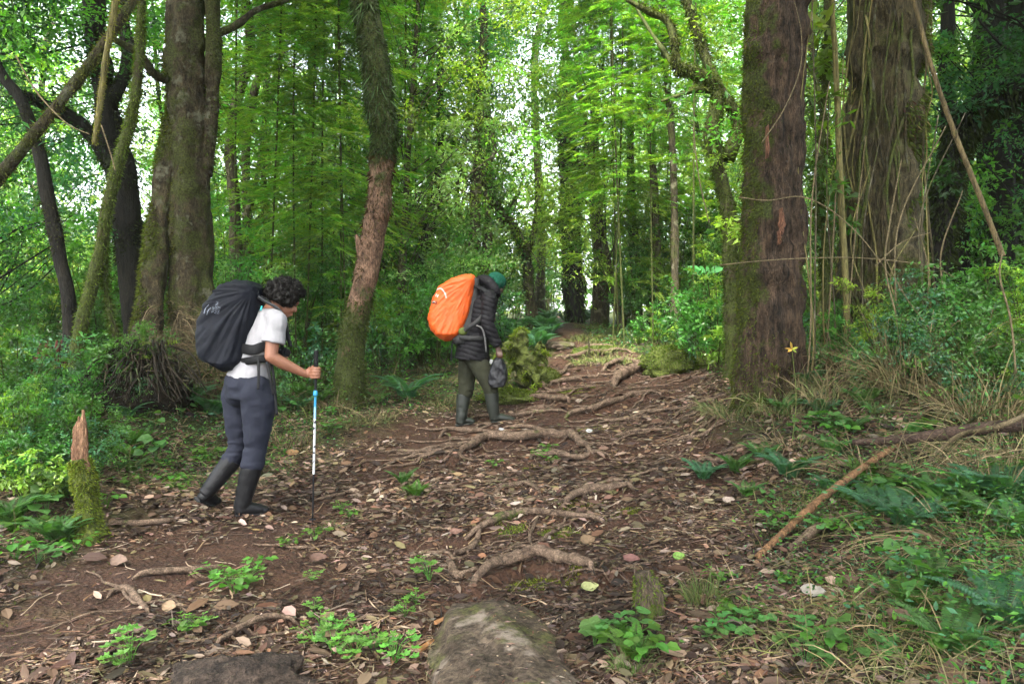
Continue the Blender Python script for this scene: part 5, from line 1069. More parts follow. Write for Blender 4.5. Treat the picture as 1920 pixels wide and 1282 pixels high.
put('hood', remesh('hood', [tube([W2(893, 533, .05), W2(903, 524, 0), W2(918, 530, -.06), W2(930, 546, -.09), W2(931, 556, -.02)], (.035, .055, .060, .050, .035), 20, 14), tube([W2(898, 540, .05), W2(912, 545, .02), W2(926, 552, .0)], (.06, .075, .06), 16, 14)], .006, JACK, 4, lambda c, n: .006*fbm(c*22, 6)), root2)
tz = [tube([W2(883, 650), W2(882, 675)], (.165, .150), 10, 24, ell=(.85, .9), lat=mr_), tube([hipR+np.array((.0, .05, -.03)), (hipR+kneeR)/2+np.array((.0, .01, .01)), kneeR, topR+np.array((0, 0, -.02))], (.100, .105, .085, .080), 22, 20), tube([hipL, (hipL+kneeL)/2+np.array((-.005, 0, 0)), kneeL, topL+np.array((0, 0, -.01))], (.112, .100, .085, .085), 22, 20)]
put('trousers', remesh('trousers', tz, .007, OLIVE, 4, lambda c, n: .008*fbm(c*np.array((9, 9, 14)), 31, 3)-.009*np.exp(-((c[:, 2]-kneeL[2]+.03)/.1)**2)*np.abs(vn(c*np.array((7, 7, 26)), 8))), root2)
for (a_, b_, c_, d_, sd_) in ((hL, tL, ankL, topL, 5), (hR, tR, ankR, topR, 6)):
    b1, s1 = foot_boot(a_, b_, c_, d_, .078, .056); ob = put('boot', remesh('boot', b1, .006, RUBG, 4, lambda c, n: .004*fbm(c*np.array((9, 9, 22)), sd_)), root2); so = put('sole', remesh('sole', s1, .005, RUBG, 2), root2); so.parent = ob
# orange rucksack
bo = empty('backpack', W2(850, 630), 'bulging bright orange covered rucksack on the back of the person in the beanie', 'backpack', 'rucksacks on the hikers')
s_ = 3.5625
pk = rows_pack([(480+a/s_, 760+b/s_, 760+c/s_) for a, b, c in ((126,390,450),(134,355,464),(150,312,470),(180,262,472),(220,218,467),(260,196,462),(300,178,456),(340,165,448),(380,157,438),(420,153,428),(460,158,412),(500,176,392),(530,203,368),(555,236,335),(570,262,292))], Y2-.02, .19)
def od(c, n):
    q = W2(888, 520, -.15); v = c-q; an = np.arctan2(v[:, 2], v[:, 0]); d_ = np.linalg.norm(v[:, [0, 2]], axis=1)
    return .013*np.clip(d_/.3, .2, 1)*(np.abs(fbm(np.stack([an*7, d_*3, c[:, 1]*3], -1), 24, 3))*1.7-.4)+.008*fbm(c*13, 28)
pm = remesh('rain_cover', [pk], .0065, ORANGE, 2, od); bv = surf(pm); put('rain_cover', pm, bo)
A = Acc(); A.add(*printed(bv, [(816,546),(820.6,542.5),(826.2,540.5),(831.2,545),(835,551.2),(836.8,558.7)], 2.4)); put('reflective_band', A.mesh('reflective_band', REFL), bo)
A = Acc(); A.add(*printed(bv, [(818.3,556.5),(820.7,551.8)], 5)); put('round_emblem', A.mesh('round_emblem', REFL), bo)
A = Acc(); A.add(*printed(bv, [(810.5,566),(819,568)], 5.2)); pt_ = put('black_patch', A.mesh('black_patch', WEB), bo)
A = Acc(); A.add(*printed(bv, [(811,567.4),(814,565.4),(817,567.2)], 1.1, .0045)); so = put('patch_print', A.mesh('patch_print', REFL), bo); so.parent = pt_; so.location = (0, 0, 0)
V, F = rows_pack([(522,880,898),(535,879,900),(560,876,899),(590,872,895),(615,862,890),(634,848,884),(645,850,880)], Y2-.03, .15, n=24); put('pack_body', mesh('pack_body', V, F, plain_mat('dark_grey_nylon', (.014,.014,.014), .7), smooth=True), bo)
put('side_pocket', remesh('side_pocket', [sphere(W2(868, 621, -.17), (.05, .03, .042))], .006, LIMEP, 1), bo)
A = Acc(); A.add(*ribbon([W2(905, 592, -.20), W2(893, 604, -.22), W2(878, 614, -.21), W2(866, 624, -.17)], .045, .01)); A.add(*ribbon([W2(862, 632, -.16), W2(880, 634, -.20), W2(900, 634, -.18), W2(915, 636, -.08)], .05, .012)); put('hip_belt', A.mesh('hip_belt', plain_mat('belt_grey', (.016,.016,.016), .8), True), bo)
V, F = ribbon([W2(893, 610, -.24), W2(902, 614, -.27), W2(908, 628, -.27), W2(912, 660, -.25)], .018, .004); put('strap', mesh('strap', V, F, WEBG, smooth=True), bo)
V, F = ribbon([W2(848, 640, -.05), W2(847, 658, -.05), W2(846, 676, -.05)], .018, .004); put('strap', mesh('strap', V, F, WEB, smooth=True), bo)
V, F = tube([W2(890, 535, -.10), W2(903, 541, -.17), W2(915, 550, -.20), W2(925, 575, -.14), W2(915, 600, -.10)], (.03,)*5, 24, 10, ell=(.3,)*5, lat=mf); put('shoulder_strap', mesh('shoulder_strap', V, F, WEB, smooth=True), bo)
# the bag in the right hand
hb_ = empty('hand_bag', W2(936, 724, -.22), 'small black dry bag hanging from the right hand of the person in the beanie', 'bag')
V, F = rows_pack([(668,931,939),(672,927,943),(680,921,946),(694,918,951),(708,916,952),(720,917,950),(726,922,946)], Y2-.20, .07, n=30, ns=30)
put('bag_body', remesh('bag_body', [(V, F)], .006, BAGM, 2, lambda c, n: .022*fbm(c*np.array((13, 13, 6)), 44, 3)-.008*np.abs(vn(c*20, 4))), hb_)
V, F = box(W2(921, 678, -.24), (.03, .004, .045), rotz(.3)); put('white_tag', mesh('white_tag', V, F, WHITEP), hb_)
# ================================================================ rocks, stumps, sticks, herbs
def blob(name, mat, c, r, seed, amp=.25, freq=3, sub_=(72, 44), rot=None, flat=None):
    V, F = sphere((0, 0, 0), r, *sub_); d = unit(V/np.asarray(r)); V = V*(1+amp*fbm(d*freq*.6+seed, seed, 4))[:, None]
    if rot is not None: V = V@np.asarray(rot).T
    if flat is not None: V[:, 2] = np.minimum(V[:, 2], flat+.15*(V[:, 2]-flat))
    return mesh(name, V, F, mat, smooth=True), V
ROCKM = bark_mat('grey_brown_rock', (.024,.017,.011), (.105,.078,.056), mossamt=.42, sx=5, sz=5, bump=.5, moss=(.05,.052,.018), lichen=(.16,.13,.105), dist=.04)
MROCK = bark_mat('mossy_rock', (.03,.026,.016), (.09,.075,.05), mossamt=.85, sx=6, sz=6, bump=.7, moss=(.055,.072,.014), dist=.03)
def rock(px, py, r, seed, lab, mat=ROCKM, sink=.4, cat='rock', name='rock', moss=0, amp=.22, rz=0, mcol=(.07,.095,.015)):
    g = Gf(px, py); e = empty(name, g, lab, cat); me, V = blob(name, mat, g, r, seed, amp, rot=rotz(rz)); o = link('stone' if cat == 'rock' else 'wood', me, e); o.location = (0, 0, r[2]*(1-2*sink))
    if moss:
        A = Acc(); n = moss; i = rng.integers(0, len(V), n*3); q = V[i]+rng.standard_normal((n*3, 3))*.5*min(r)/12; k = (q[:, 2] > -.1*r[2]) & (fbm(q*4, seed) > -.25); q = q[k][:n]; m = len(q)
        leaves(A, q+np.array((0, 0, r[2]*(1-2*sink))), unit(unit(q)+rdir(m)*.7), rdir(m), rng.uniform(.015, .045, m), .010, mcol, colvar=.35); link('moss', A.mesh('moss', MOSSM), e)
    return e
re_ = rock(965, 1300, (.29,.84,.12), 3, 'long smooth grey brown rock bedded in the trail at the bottom centre', sink=.475, amp=.34, rz=.16)
rock(440, 1290, (.26,.16,.09), 5, 'dark stone half buried at the bottom edge left of centre', bark_mat('dark_stone', (.012,.009,.007), (.07,.05,.038), mossamt=.2, sx=9, sz=9, bump=1), sink=.5, amp=.5)
rock(1048, 655, (.28,.3,.10), 7, 'grey flat rock at the top of the trail beside the mossy stump', ROCKM, sink=.35)
rock(1012, 722, (.26,.22,.15), 9, 'rounded mossy boulder at the left of the upper trail', MROCK, moss=1800, sink=.35)
rock(960, 757, (.36,.2,.09), 10, 'low mossy hump just right of the man\'s front knee', MROCK, moss=2500, sink=.4, amp=.5)
rock(1262, 705, (.34,.26,.20), 12, 'bright mossy mound on the right of the upper trail', MROCK, moss=3500, sink=.42, amp=.55)
rock(1120, 668, (.40,.3,.11), 13, 'broad mossy hump above the root steps', MROCK, moss=3000, sink=.45, amp=.6)
rock(1300, 500, (.5,.5,.4), 15, 'grey rock face behind the bright leaves left of the red trunk', ROCKM, sink=.2) if False else None
g = Gf(1215, 1165); st = empty('tree_stump', g, 'small mossy stump poking up right of the foreground rock', 'stump')
V, F = tube([(0, 0, -.05), (.005, .01, .08), (-.02, .02, .17)], (.07, .055, .035), 30, 24, noise=.5, nsc=12, seed=4, flute=.15); link('wood', mesh('wood', V, F, bark_mat('old_stump', (.03,.022,.014), (.12,.09,.06), mossamt=.5, sx=14, sz=3, bump=1, dist=.02), smooth=True), st)
A = Acc(); tufts(A, V[:-2], 24, 900, .022, (.06,.08,.015), thr=-.1); link('moss', A.mesh('moss', MOSSM), st)
gr = np.array(re_.location); A = Acc(); m = 260   # bits of leaf on the foreground rock
xx = gr[0]+rng.normal(0, .14, m); yy = gr[1]+rng.uniform(-.3, .75, m); tt_ = 1-((xx-gr[0])/.29)**2-((yy-gr[1])/.84)**2; kk = tt_ > .08; xx, yy, tt_ = xx[kk], yy[kk], tt_[kk]; m = len(xx)
bvh_ = None
from mathutils.bvhtree import BVHTree
so_ = re_.children[0]; bvh_ = BVHTree.FromPolygons([tuple(v.co+so_.location+re_.location) for v in so_.data.vertices], [tuple(p.vertices) for p in so_.data.polygons])
pts_ = [bvh_.ray_cast(Vector((a, b, 5)), Vector((0, 0, -1)))[0] for a, b in zip(xx, yy)]; pp = np.array([p for p in pts_ if p is not None])+np.array((0, 0, .003)); m = len(pp)
leaves(A, pp, unit(rdir(m, .1)), np.array((0, 0, 1.))+.2*rng.standard_normal((m, 3)), rng.uniform(.008, .04, m), rng.uniform(.003, .012, m), LIT[rng.integers(0, len(LIT), m)], 'rhomb'); tag(link('leaf_litter', A.mesh('leaf_litter', DRY)), 'crumbs of leaf lying on the foreground rock', 'leaf litter', kind='stuff')
for px, py, sz, lab in ((1000,1108,.09,'green moss under the arching root by the foreground rock'),(1062,1102,.05,'small moss spot at the right end of the arching root'),(1095,955,.12,'moss patch under the smooth curved root'),(955,1000,.08,'moss below the long mossy root'),(1050,1005,.09,'moss on the step beneath the long root'),(1175,965,.08,'moss patch right of the curved root'),(1120,800,.14,'moss along the diagonal root'),(1080,740,.16,'moss patch on the central hump'),(1000,880,.07,'moss by the root under the thickest root')):
    g = Gf(px, py); m = int(9000*sz); A = Acc(); r_ = sz*np.sqrt(rng.random(m)); a_ = rng.uniform(0, 6.28, m); x_ = g[0]+r_*np.cos(a_)*1.5; y_ = g[1]+r_*np.sin(a_); k_ = fbm(xy0(x_*16, y_*16), 4) > -.15; x_, y_ = x_[k_], y_[k_]; m = len(x_)
    leaves(A, np.stack([x_-g[0], y_-g[1], h(x_, y_)-g[2]+rng.uniform(0, .008, m)], -1), rdir(m, .3, .8), rdir(m), rng.uniform(.008, .022, m), .005, (.10,.12,.018), colvar=.3); o = link('moss_patch', A.mesh('moss_patch', MOSSM)); o.location = g; tag(o, lab, 'moss', 'moss patches on the trail')
# broken stump at the left: raw orange wood above, moss below
BROK = bark_mat('raw_broken_wood', (.07,.028,.015), (.33,.19,.11), mossamt=.02, sx=26, sz=3, bump=1, dist=.02)
b0 = P(170, 1005, 3.9); b0[2] = hz(b0[0], b0[1]); e = empty('broken_stump', b0, 'broken sapling stump with raw orange wood on top and bright moss at its foot', 'stump')
def up_(px, py): q = P(px, py, 3.9)-b0; return q
V, F = tube([up_(172, 1030), up_(165, 960), up_(158, 900), up_(150, 860)], (.085, .060, .055, .050), 50, 22, noise=.4, nsc=9, seed=6, flute=.08); link('mossy_base', mesh('mossy_base', V, F, MROCK, smooth=True), e)
A = Acc(); tufts(A, V[:-2], 22, 5000, .026, (.085,.10,.015), thr=-.6); link('moss', A.mesh('moss', MOSSM), e)
V, F = tube([up_(156, 905), up_(150, 850), up_(148, 810), up_(150, 790)], (.042, .036, .026, .014), 46, 26, noise=.4, nsc=14, seed=8, flute=.18); A = Acc(); A.add(V, F)
for (a, b, c, d, r) in ((152,840,156,768,.030),(145,840,142,798,.024),(160,850,160,790,.018),(150,830,148,780,.022)):
    V, F = tube([up_(a, b), up_((a+c)/2+1, (b+d)/2), up_(c, d)], (r, r*.8, r*.25), 20, 7, noise=.5, nsc=20, seed=a); A.add(V, F)
link('raw_wood', A.mesh('raw_wood', BROK, True), e)
# reddish broken stump farther left
b1 = P(88, 735, 6.9); b1[2] = hz(b1[0], b1[1]); e = empty('broken_stump', b1, 'jagged reddish rotten stump among ferns at the far left', 'stump')
A = Acc()
for k in range(15):
    px = rng.uniform(58, 122); tpx = px+rng.uniform(-6, 10); tpy = 625+abs(px-98)*.7+rng.uniform(0, 35); o0 = P(px, 745, 6.9+rng.uniform(-.12, .12))-b1; t0 = P(tpx, tpy, 6.9+rng.uniform(-.1, .1))-b1
    V, F = tube([o0, (o0+t0)/2, t0], (.07, .055, .010), 24, 8, noise=.5, nsc=12, seed=k); A.add(V, F)
link('wood', A.mesh('wood', bark_mat('rotten_red', (.03,.010,.007), (.13,.045,.026), mossamt=.1, sx=18, sz=3, bump=1), True), e)
# mossy stump with knobs beside the upper trail
b2 = P(985, 700, 8.6); b2[2] = hz(b2[0], b2[1])
e = empty('mossy_stump', b2, 'bright mossy stump with knobbly roots just ahead of the man', 'stump'); pr = []
for (px, py, r, dy) in ((972,632,.13,0),(958,650,.13,0),(985,645,.13,0),(995,668,.11,-.1),(968,680,.15,0),(1012,650,.06,-.15),(1008,675,.07,-.15),(982,705,.14,0),(955,670,.10,0),(995,690,.09,-.1),(975,660,.14,0)):
    pr.append(sphere(P(px, py, 8.6+dy)-b2, (r, r, r*.85)))
for pts in ([(1005,640),(1020,645),(1028,655)], [(990,690),(1002,715),(1000,735)], [(955,690),(945,715),(940,735)], [(945,650),(938,680),(935,720)], [(1010,655),(1024,680),(1018,705)]): pr.append(tube([P(a, b, 8.4)-b2 for a, b in pts], (.08, .06, .03), 16, 10))
me = remesh('wood', pr, .022, MROCK, 2, lambda c, n: .16*fbm(c*5.5, 5, 3)-.14*np.abs(fbm(c*3.3, 9))-.03); link('wood', me, e)
n = len(me.vertices); co = np.empty(n*3, np.float32); me.vertices.foreach_get('co', co); co = co.reshape(-1, 3).astype(float); no = np.empty(n*3, np.float32); me.vertices.foreach_get('normal', no); no = no.reshape(-1, 3)
i = rng.integers(0, n, 16000); i = i[(no[i, 2] > -.1) & (fbm(co[i]*5, 3) > .0)]; A = Acc(); m = len(i); leaves(A, co[i]+rng.normal(0, .008, (m, 3)), unit(no[i]+rdir(m)*.7+np.array((0, 0, -.3))), rdir(m), rng.uniform(.02, .07, m), .016, (.11,.145,.018), colvar=.3); link('moss', A.mesh('moss', MOSSM), e)
# the root plate of ferns and dead roots at the left
b3 = Gf(255, 815); e = empty('root_mound', b3, 'dark mound of old roots and dead fronds in front of the left trunk', 'root mound')
A = Acc()
for k in range(90):
    a = rng.uniform(-3.3, .2); r = rng.uniform(.3, .65); z = rng.uniform(.05, .42); s0 = np.array((math.cos(a)*r*.4, .15+math.sin(a)*r*.3, z+.1)); s1 = np.array((math.cos(a)*r, .05+math.sin(a)*r*.8, z*rng.uniform(0, .6)-.05))
    V, F = tube([s0, (s0+s1)/2+rng.normal(0, .04, 3), s1], (.012, .010, .004), 10, 5, noise=.3); A.add(V, F)
V, F = sphere((0, .18, .02), (.36, .34, .36), 30, 20); V += .22*fbm(V*5, 3)[:, None]*unit(V); A.add(V, F)
link('roots', A.mesh('roots', bark_mat('dead_root', (.007,.0055,.0035), (.032,.023,.014), mossamt=.2, sx=10, sz=10, bump=.8), True), e)
A = Acc(); m = 600; d = rdir(m); d[:, 2] = np.abs(d[:, 2])*.9; p = d*np.array((.43, .40, .45))+np.array((0, .15, .12)); leaves(A, p, unit(d*.6+np.array((0, 0, -.5))+.9*rdir(m)), rdir(m), rng.uniform(.04, .13, m), .010, np.array(((.04,.03,.016),(.03,.036,.012),(.03,.022,.013)))[rng.integers(0, 3, m)], 'strip', bend=.3); link('dead_fronds', A.mesh('dead_fronds', DRY), e)
# ---- dry hay and stalk clumps
def hay(name, lab, c, spread, n, L, cols, h0_=.1, w=.006, up=(.0, 0, .8), bend=.7, zr=0.0, cat='dry grass', group=None):
    e = empty(name, c, lab, cat, group); A = Acc()
    a = rng.uniform(0, 6.28, n); r = np.sqrt(rng.random(n))
    p = np.stack([np.cos(a)*r*spread[0], np.sin(a)*r*spread[1], rng.uniform(0, 1, n)*spread[2]-.02], -1)
    d = unit(np.stack([np.cos(a), np.sin(a), 0*a], -1)*rng.uniform(.1, 1.1, (n, 1))+np.array(up)+.35*rdir(n))
    ln = rng.uniform(.45, 1.15, n)*L
    T, F = TPL['strip']; S_ = 9; t = np.linspace(0, 1, S_)
    C = p[:, None]+d[:, None]*(t[None, :, None]*ln[:, None, None]); C[..., 2] -= (bend*ln*rng.uniform(.3, 1.3, n))[:, None]*t[None]**2.2; C += .03*L*fbm(C*9+rng.uniform(0, 9, (n, 1, 1)), 3)[..., None]
    sd = unit(np.cross(d, rdir(n))); wv = w*(1-.8*t)[None, :, None]*rng.uniform(.5, 1.3, (n, 1, 1))
    V = np.stack([C+sd[:, None]*wv/2, C-sd[:, None]*wv/2], 2).reshape(-1, 3)
    k = np.arange(n)[:, None]*S_*2+np.arange(S_-1)[None]*2; k = k.ravel(); F = np.stack([k, k+1, k+3, k+2], -1)
    cc = np.array(cols)[rng.integers(0, len(cols), n)]*(1+.2*rng.standard_normal((n, 1)))
    A.add(V, F, np.clip(np.repeat(cc, S_*2, 0), .01, .8)); link('stalks', A.mesh('stalks', DRY), e); return e
HAYC = ((.15,.11,.055),(.20,.15,.08),(.10,.07,.035),(.13,.11,.05),(.07,.075,.025),(.05,.04,.02))
c = P(385, 690, 7.1); c[2] = hz(c[0], c[1])-.05
hay('dry_grass', 'skirt of straw coloured dead grass round the foot of the tall left trunk', c, (.5,.30,.75), 1100, .42, HAYC, up=(0, 0, .15), bend=.8)
c = P(322, 640, 7.0); c[2] = hz(c[0], c[1]); hay('dry_grass', 'thin dead grass hanging between the two left trunks', c, (.25,.2,.9), 420, .38, HAYC, up=(0, 0, .1), bend=.9)
for px, py, nn, L, lab in ((1705,765,520,.85,'big tussock of tan stalks right of the fibrous trunk foot'),(1600,735,380,.6,'straw tussock in front of the pale stem'),(1850,800,480,.8,'straw tussock at the right edge above the dark log'),(1510,765,180,.35,'dry tuft at the foot of the red trunk'),(1780,700,480,.9,'tangle of dead stalks leaning to the right behind the log'),(1880,930,380,.55,'dry grass spilling over the right edge below the log'),(1650,700,300,.7,'dead grass against the fibrous trunk'),(750,740,160,.35,'dry grass tuft between the leaning tree and the man'),(620,770,180,.35,'dry grass at the left foot of the leaning tree'),(700,780,140,.25,'short mossy grass tuft right of the leaning tree foot'),(810,700,120,.35,'dry tuft behind the orange rucksack wearer\'s legs'),(540,830,150,.3,'dry tuft behind the walking pole')):
    g = Gf(px, py); hay('dry_grass', lab, g, (.22,.2,.05), nn, L, HAYC, w=.007, up=(0, 0, 1.1), bend=.8, group='tufts of dry grass')
for px, py, nn, L, lab in ((1318,1130,260,.20,'green grass tuft on the lower right slope'),(775,930,160,.16,'grassy tuft in the middle of the trail'),(620,1000,60,.10,'wisp of grass near the pole tip'),(1190,1262,200,.14,'fine feathery grass by the bottom edge right of the rock'),(1050,1000,70,.07,'small grass wisp below the curved mossy root'),(935,1010,60,.08,'green wisp on the long mossy root'),(1650,800,120,.25,'broad bladed green tuft above the fallen cane')):
    g = Gf(px, py); hay('grass_tuft', lab, g, (.07,.06,.02), nn, L, ((.04,.075,.015),(.06,.10,.02),(.08,.09,.03)), w=.004, up=(0, 0, 1.4), bend=.7, cat='grass tuft', group='green grass tufts')
for k in range(34):
    px = rng.uniform(1010, 1330); py = rng.uniform(615, 700)
    if 1030 < px < 1090 and py > 640: continue
    g = Gf(px, py); e = hay('grass_tuft', None, g, (.30,.22,.05), 170, rng.uniform(.14, .28), ((.13,.14,.03),(.09,.12,.03),(.16,.15,.06),(.06,.09,.02)), w=.010, up=(0, 0, .7), bend=.9, cat='grass tuft'); later(e, 'mossy yellow green tuft', g, 'mossy tufts beside the upper trail')
for k in range(40):
    px = rng.choice((rng.uniform(430, 850), rng.uniform(1360, 1900))); py = rng.uniform(700, 800); g = Gf(px, py)
    if pathd(g[:1], g[1:2])[0] < 1.0: continue
    e = hay('grass_tuft', None, g, (.28,.22,.05), 150, rng.uniform(.14, .30), ((.08,.10,.03),(.11,.10,.04),(.13,.10,.05),(.05,.07,.02)), w=.008, up=(0, 0, .8), bend=.9, cat='grass tuft'); later(e, 'drooping mixed grass tuft', g, 'grass tufts on the banks')
BRC = ((.17,.135,.065),(.12,.095,.045),(.23,.18,.10),(.07,.07,.03))
for px, py, nn, L, up_v, lab in ((1700,760,150,1.0,(.1,-.2,1.5),'tall pale straw fan rising before the fibrous trunk'),(1830,720,120,.9,(-.6,-.3,.9),'pale straw stalks leaning left near the right edge'),(1760,905,160,.7,(.5,-.3,.5),'pale straw sprawled below the dark log'),(1880,860,160,.8,(-.7,-.3,.4),'pale stalks drooping over the right edge bank'),(1560,790,110,.5,(.2,-.3,.9),'pale straw tuft below the yellow sprig'),(1620,900,90,.45,(-.3,-.3,.6),'loose straw beside the top of the fallen cane'),(1480,850,80,.35,(-.3,-.2,.6),'straw wisps left of the fallen cane'),(1800,1040,120,.5,(-.5,-.2,.4),'straw lying on the lower right bank'),(1900,600,90,1.0,(-.3,-.3,1.3),'straw stalks standing at the right edge')):
    g = Gf(px, py); hay('dry_grass', lab, g, (.16,.14,.04), nn, L, BRC, w=.008, up=up_v, bend=.75, group='pale straw on the right bank')
# ---- canes, logs and vines one can point at
def stick(name, lab, pts, r, mat, cat, node=0, noise=.15, n=60, ns=12, group=None):
    W = np.array(pts, float); b = W[0].copy(); e = empty(name, b, lab, cat, group)
    tv = (lambda t: 1+.18*(np.abs((t*node) % 1-.5) < .03)) if node else None
    V, F = tube(W-b, r, n*(3 if node else 1), ns, noise=noise, nsc=9, seed=len(lab), tvar=tv); link('cane' if node else 'wood', mesh('wood', V, F, mat, smooth=True), e); return e
def gl(px, py, up=0): g = Gf(px, py); g[2] += up; return g
g1, g2 = gl(1420, 1052, .015), gl(1682, 866, .09)
stick('fallen_cane', 'thick orange brown bamboo cane lying slanted on the right bank', [g1, g1*.66+g2*.34+np.array((0, 0, .035)), g1*.33+g2*.67+np.array((0, 0, .03)), g2], (.017, .020, .019, .018), B_DEAD, 'bamboo cane', node=5)
g1, g2 = gl(1480, 1040, .02), gl(1560, 985, .03)
stick('fallen_branch', 'short brown piece of wood under the fallen bamboo cane', [g1, (g1+g2)/2, g2], (.012, .022, .016), ROOTM, 'branch', noise=.4)
def ab(px, py, dy=.15): return P(px, py, G(min(px, 1915), py)[1]-dy)
lg = [ab(1600,829,.35), ab(1700,823,.42), ab(1800,809,.5), ab(1905,796,.55)]; lg.append(lg[-1]+(lg[-1]-lg[-2])*.8)
stick('fallen_log', 'dark broken branch lying level across the right side', lg, (.018, .030, .034, .040, .04), bark_mat('wet_branch', (.018,.011,.008), (.085,.055,.040), mossamt=.1, sx=14, sz=14, bump=.8, dist=.01), 'branch', noise=.35)
stick('fallen_branch', 'twisted branch propped on the dark log at the right edge', [ab(1725,895,.1), ab(1745,860,.3), ab(1800,815,.56), P(1870,800,lg[3][1]-.12), P(1935,772,lg[3][1]-.12)], (.010, .011, .012, .013, .012), bark_mat('twisted_branch', (.05,.038,.02), (.17,.13,.075), mossamt=.2, sx=14, sz=14), 'branch', noise=.4)
stick('fallen_branch', 'small forked twig rising from the dark log', [ab(1800,806,.32), P(1840,775,lg[2][1]), P(1885,745,lg[2][1])], (.008, .008, .004), B_LEFT, 'branch')
stick('leaning_cane', 'long tan bamboo cane leaning across the fibrous trunk', [P(1880,480,4.6), P(1840,375,4.6), P(1790,250,4.6), P(1745,120,4.6), P(1708,-20,4.6)], (.017, .016, .016, .014, .012), bark_mat('tan_cane', (.05,.038,.02), (.19,.14,.065), mossamt=.3, sx=20, sz=3, bump=.5), 'bamboo cane', node=9)
stick('sapling_stick', 'thin upright dead stick on the mossy hump of the upper trail', [gl(1104, 690, -.05), P(1105, 660, G(1104,690)[1]), P(1103, 630, G(1104,690)[1])], (.018, .014, .010), B_LEFT, 'stick')
VT = bark_mat('tan_vine', (.07,.055,.03), (.19,.15,.08), mossamt=.2, sx=20, sz=20, bump=.2)
for pts, r, lab in (([(1385,370),(1440,376),(1500,369),(1555,392),(1610,440),(1650,490),(1670,520)],.0045,'thin tan vine bowing across both big right trunks'),([(1350,497),(1430,489),(1520,484),(1620,484),(1740,498),(1790,520)],.004,'almost level tan vine across the foot of the big trunks'),([(1428,268),(1470,205),(1500,130),(1502,60),(1486,-10)],.004,'vine curling up the front of the red trunk'),
                    ([(1660,485),(1700,560),(1760,640),(1810,730)],.004,'straw coloured stem leaning right over the tussock'),([(1640,500),(1690,455),(1745,436)],.004,'dead stem pointing up and right before the fibrous trunk'),([(1680,590),(1660,500),(1668,420),(1690,300)],.006,'bent vine hugging the fibrous trunk'),
                    ([(1490,768),(1530,800),(1565,840),(1600,852),(1650,872)],.004,'kinked pale twig above the fallen bamboo cane'),([(1905,700),(1895,600),(1875,520),(1880,470)],.006,'upright tan stalk at the right edge'),([(1780,860),(1800,930),(1815,1000),(1830,1060)],.004,'thin stem drooping below the dark log'),
                    ([(1700,880),(1780,872),(1860,890),(1930,905)],.004,'pale stem lying over the grass at the right edge'),([(1610,1150),(1640,1110),(1690,1060)],.005,'straight dry twig on the bank below the fallen cane'),([(30,105),(60,160),(90,198),(130,235),(168,252)],.004,'thin green vine looping at the top left'),([(190,235),(208,290),(216,320)],.004,'dangling vine below the hanging stem'),
                    ([(1300,240),(1310,330),(1330,420)],.004,'hanging vine beside the twisted mossy tree')):
    Yv = 5.0 if pts[0][0] > 1340 and pts[0][1] < 620 else (3.6 if pts[0][0] < 300 else 4.2)
    W = [P(a, b, Yv) for a, b in pts] if pts[0][1] < 720 else [gl(a, b, .06) for a, b in pts]
    stick('vine' if pts[0][1] < 720 else 'dry_stem', lab, W, (r, r, r*.7), VT, 'vine' if pts[0][1] < 720 else 'stem', n=40, ns=6, group='vines and dry stems')
# upright dead stems between and in front of the big trunks
for k in range(16):
    px = (1545,1552,1560,1512,1520,1530,1690,1700,1712,1722,1735,1748,1600,1612,1625,1760)[k]; Y = 5.6 if px < 1540 or px > 1680 else 6.0; q0 = P(px, 760, Y); q0[2] = hz(q0[0], q0[1])-.03; tpy = rng.uniform(-40, 380) if k < 6 else rng.uniform(180, 480)
    m1 = P(px+rng.normal(0, 10), 600, Y); m2 = P(px+rng.normal(0, 18), (600+tpy)/2, Y); q1 = P(px+rng.normal(0, 30), tpy, Y)
    e = stick('dead_stem', '', [q0, m1, m2, q1], (.009, .008, .007, .004), (VT, B_YEL, B_BG)[k % 3], 'stem', n=30, ns=6); later(e, 'slender upright dead stem', q0, 'upright dead stems before the big trunks')
# ---- herbs with lobed or round leaves in the foreground
def herb_proto(seed, tpl, nl, L, H, col, spread):
    global rng
    keep = rng; rng = np.random.default_rng(seed); T = Acc(); K = Acc(); out = []
    for k in range(nl):
        a = rng.uniform(0, 6.28); r = spread*rng.uniform(.2, 1); z = H*rng.uniform(.45, 1); tip = np.array((r*math.cos(a), r*math.sin(a), z)); V, F = tube([(0, 0, -.01), tip*np.array((.4, .4, .7)), tip], (.0016, .0013, .001), 7, 4); T.add(V, F, np.array(col)*.8)
        leaves(K, tip[None], np.array([[math.cos(a), math.sin(a), rng.uniform(-.25, .15)]]), np.array([[0, 0, 1.]])+.25*rng.standard_normal((1, 3)), L*rng.uniform(.7, 1.25), L*1.0, col, tpl, .1, .12)
    o = (T.mesh('stems', LEAF), K.mesh('leaves', LEAF)); rng = keep; return o
HB = [herb_proto(501, 'palm', 16, .062, .10, (.085,.20,.035), .11), herb_proto(502, 'palm', 10, .085, .15, (.09,.22,.04), .10), herb_proto(503, 'round', 12, .055, .10, (.06,.15,.04), .12), herb_proto(504, 'round', 6, .11, .13, (.08,.17,.045), .10), herb_proto(505, 'oval', 16, .055, .12, (.06,.14,.02), .12), herb_proto(506, 'oval', 9, .085, .22, (.05,.12,.03), .10)]
HN = ['lobed leaf herb','tall lobed leaf herb','round leaf herb','big round leaf herb','small leafy herb','upright leafy herb']
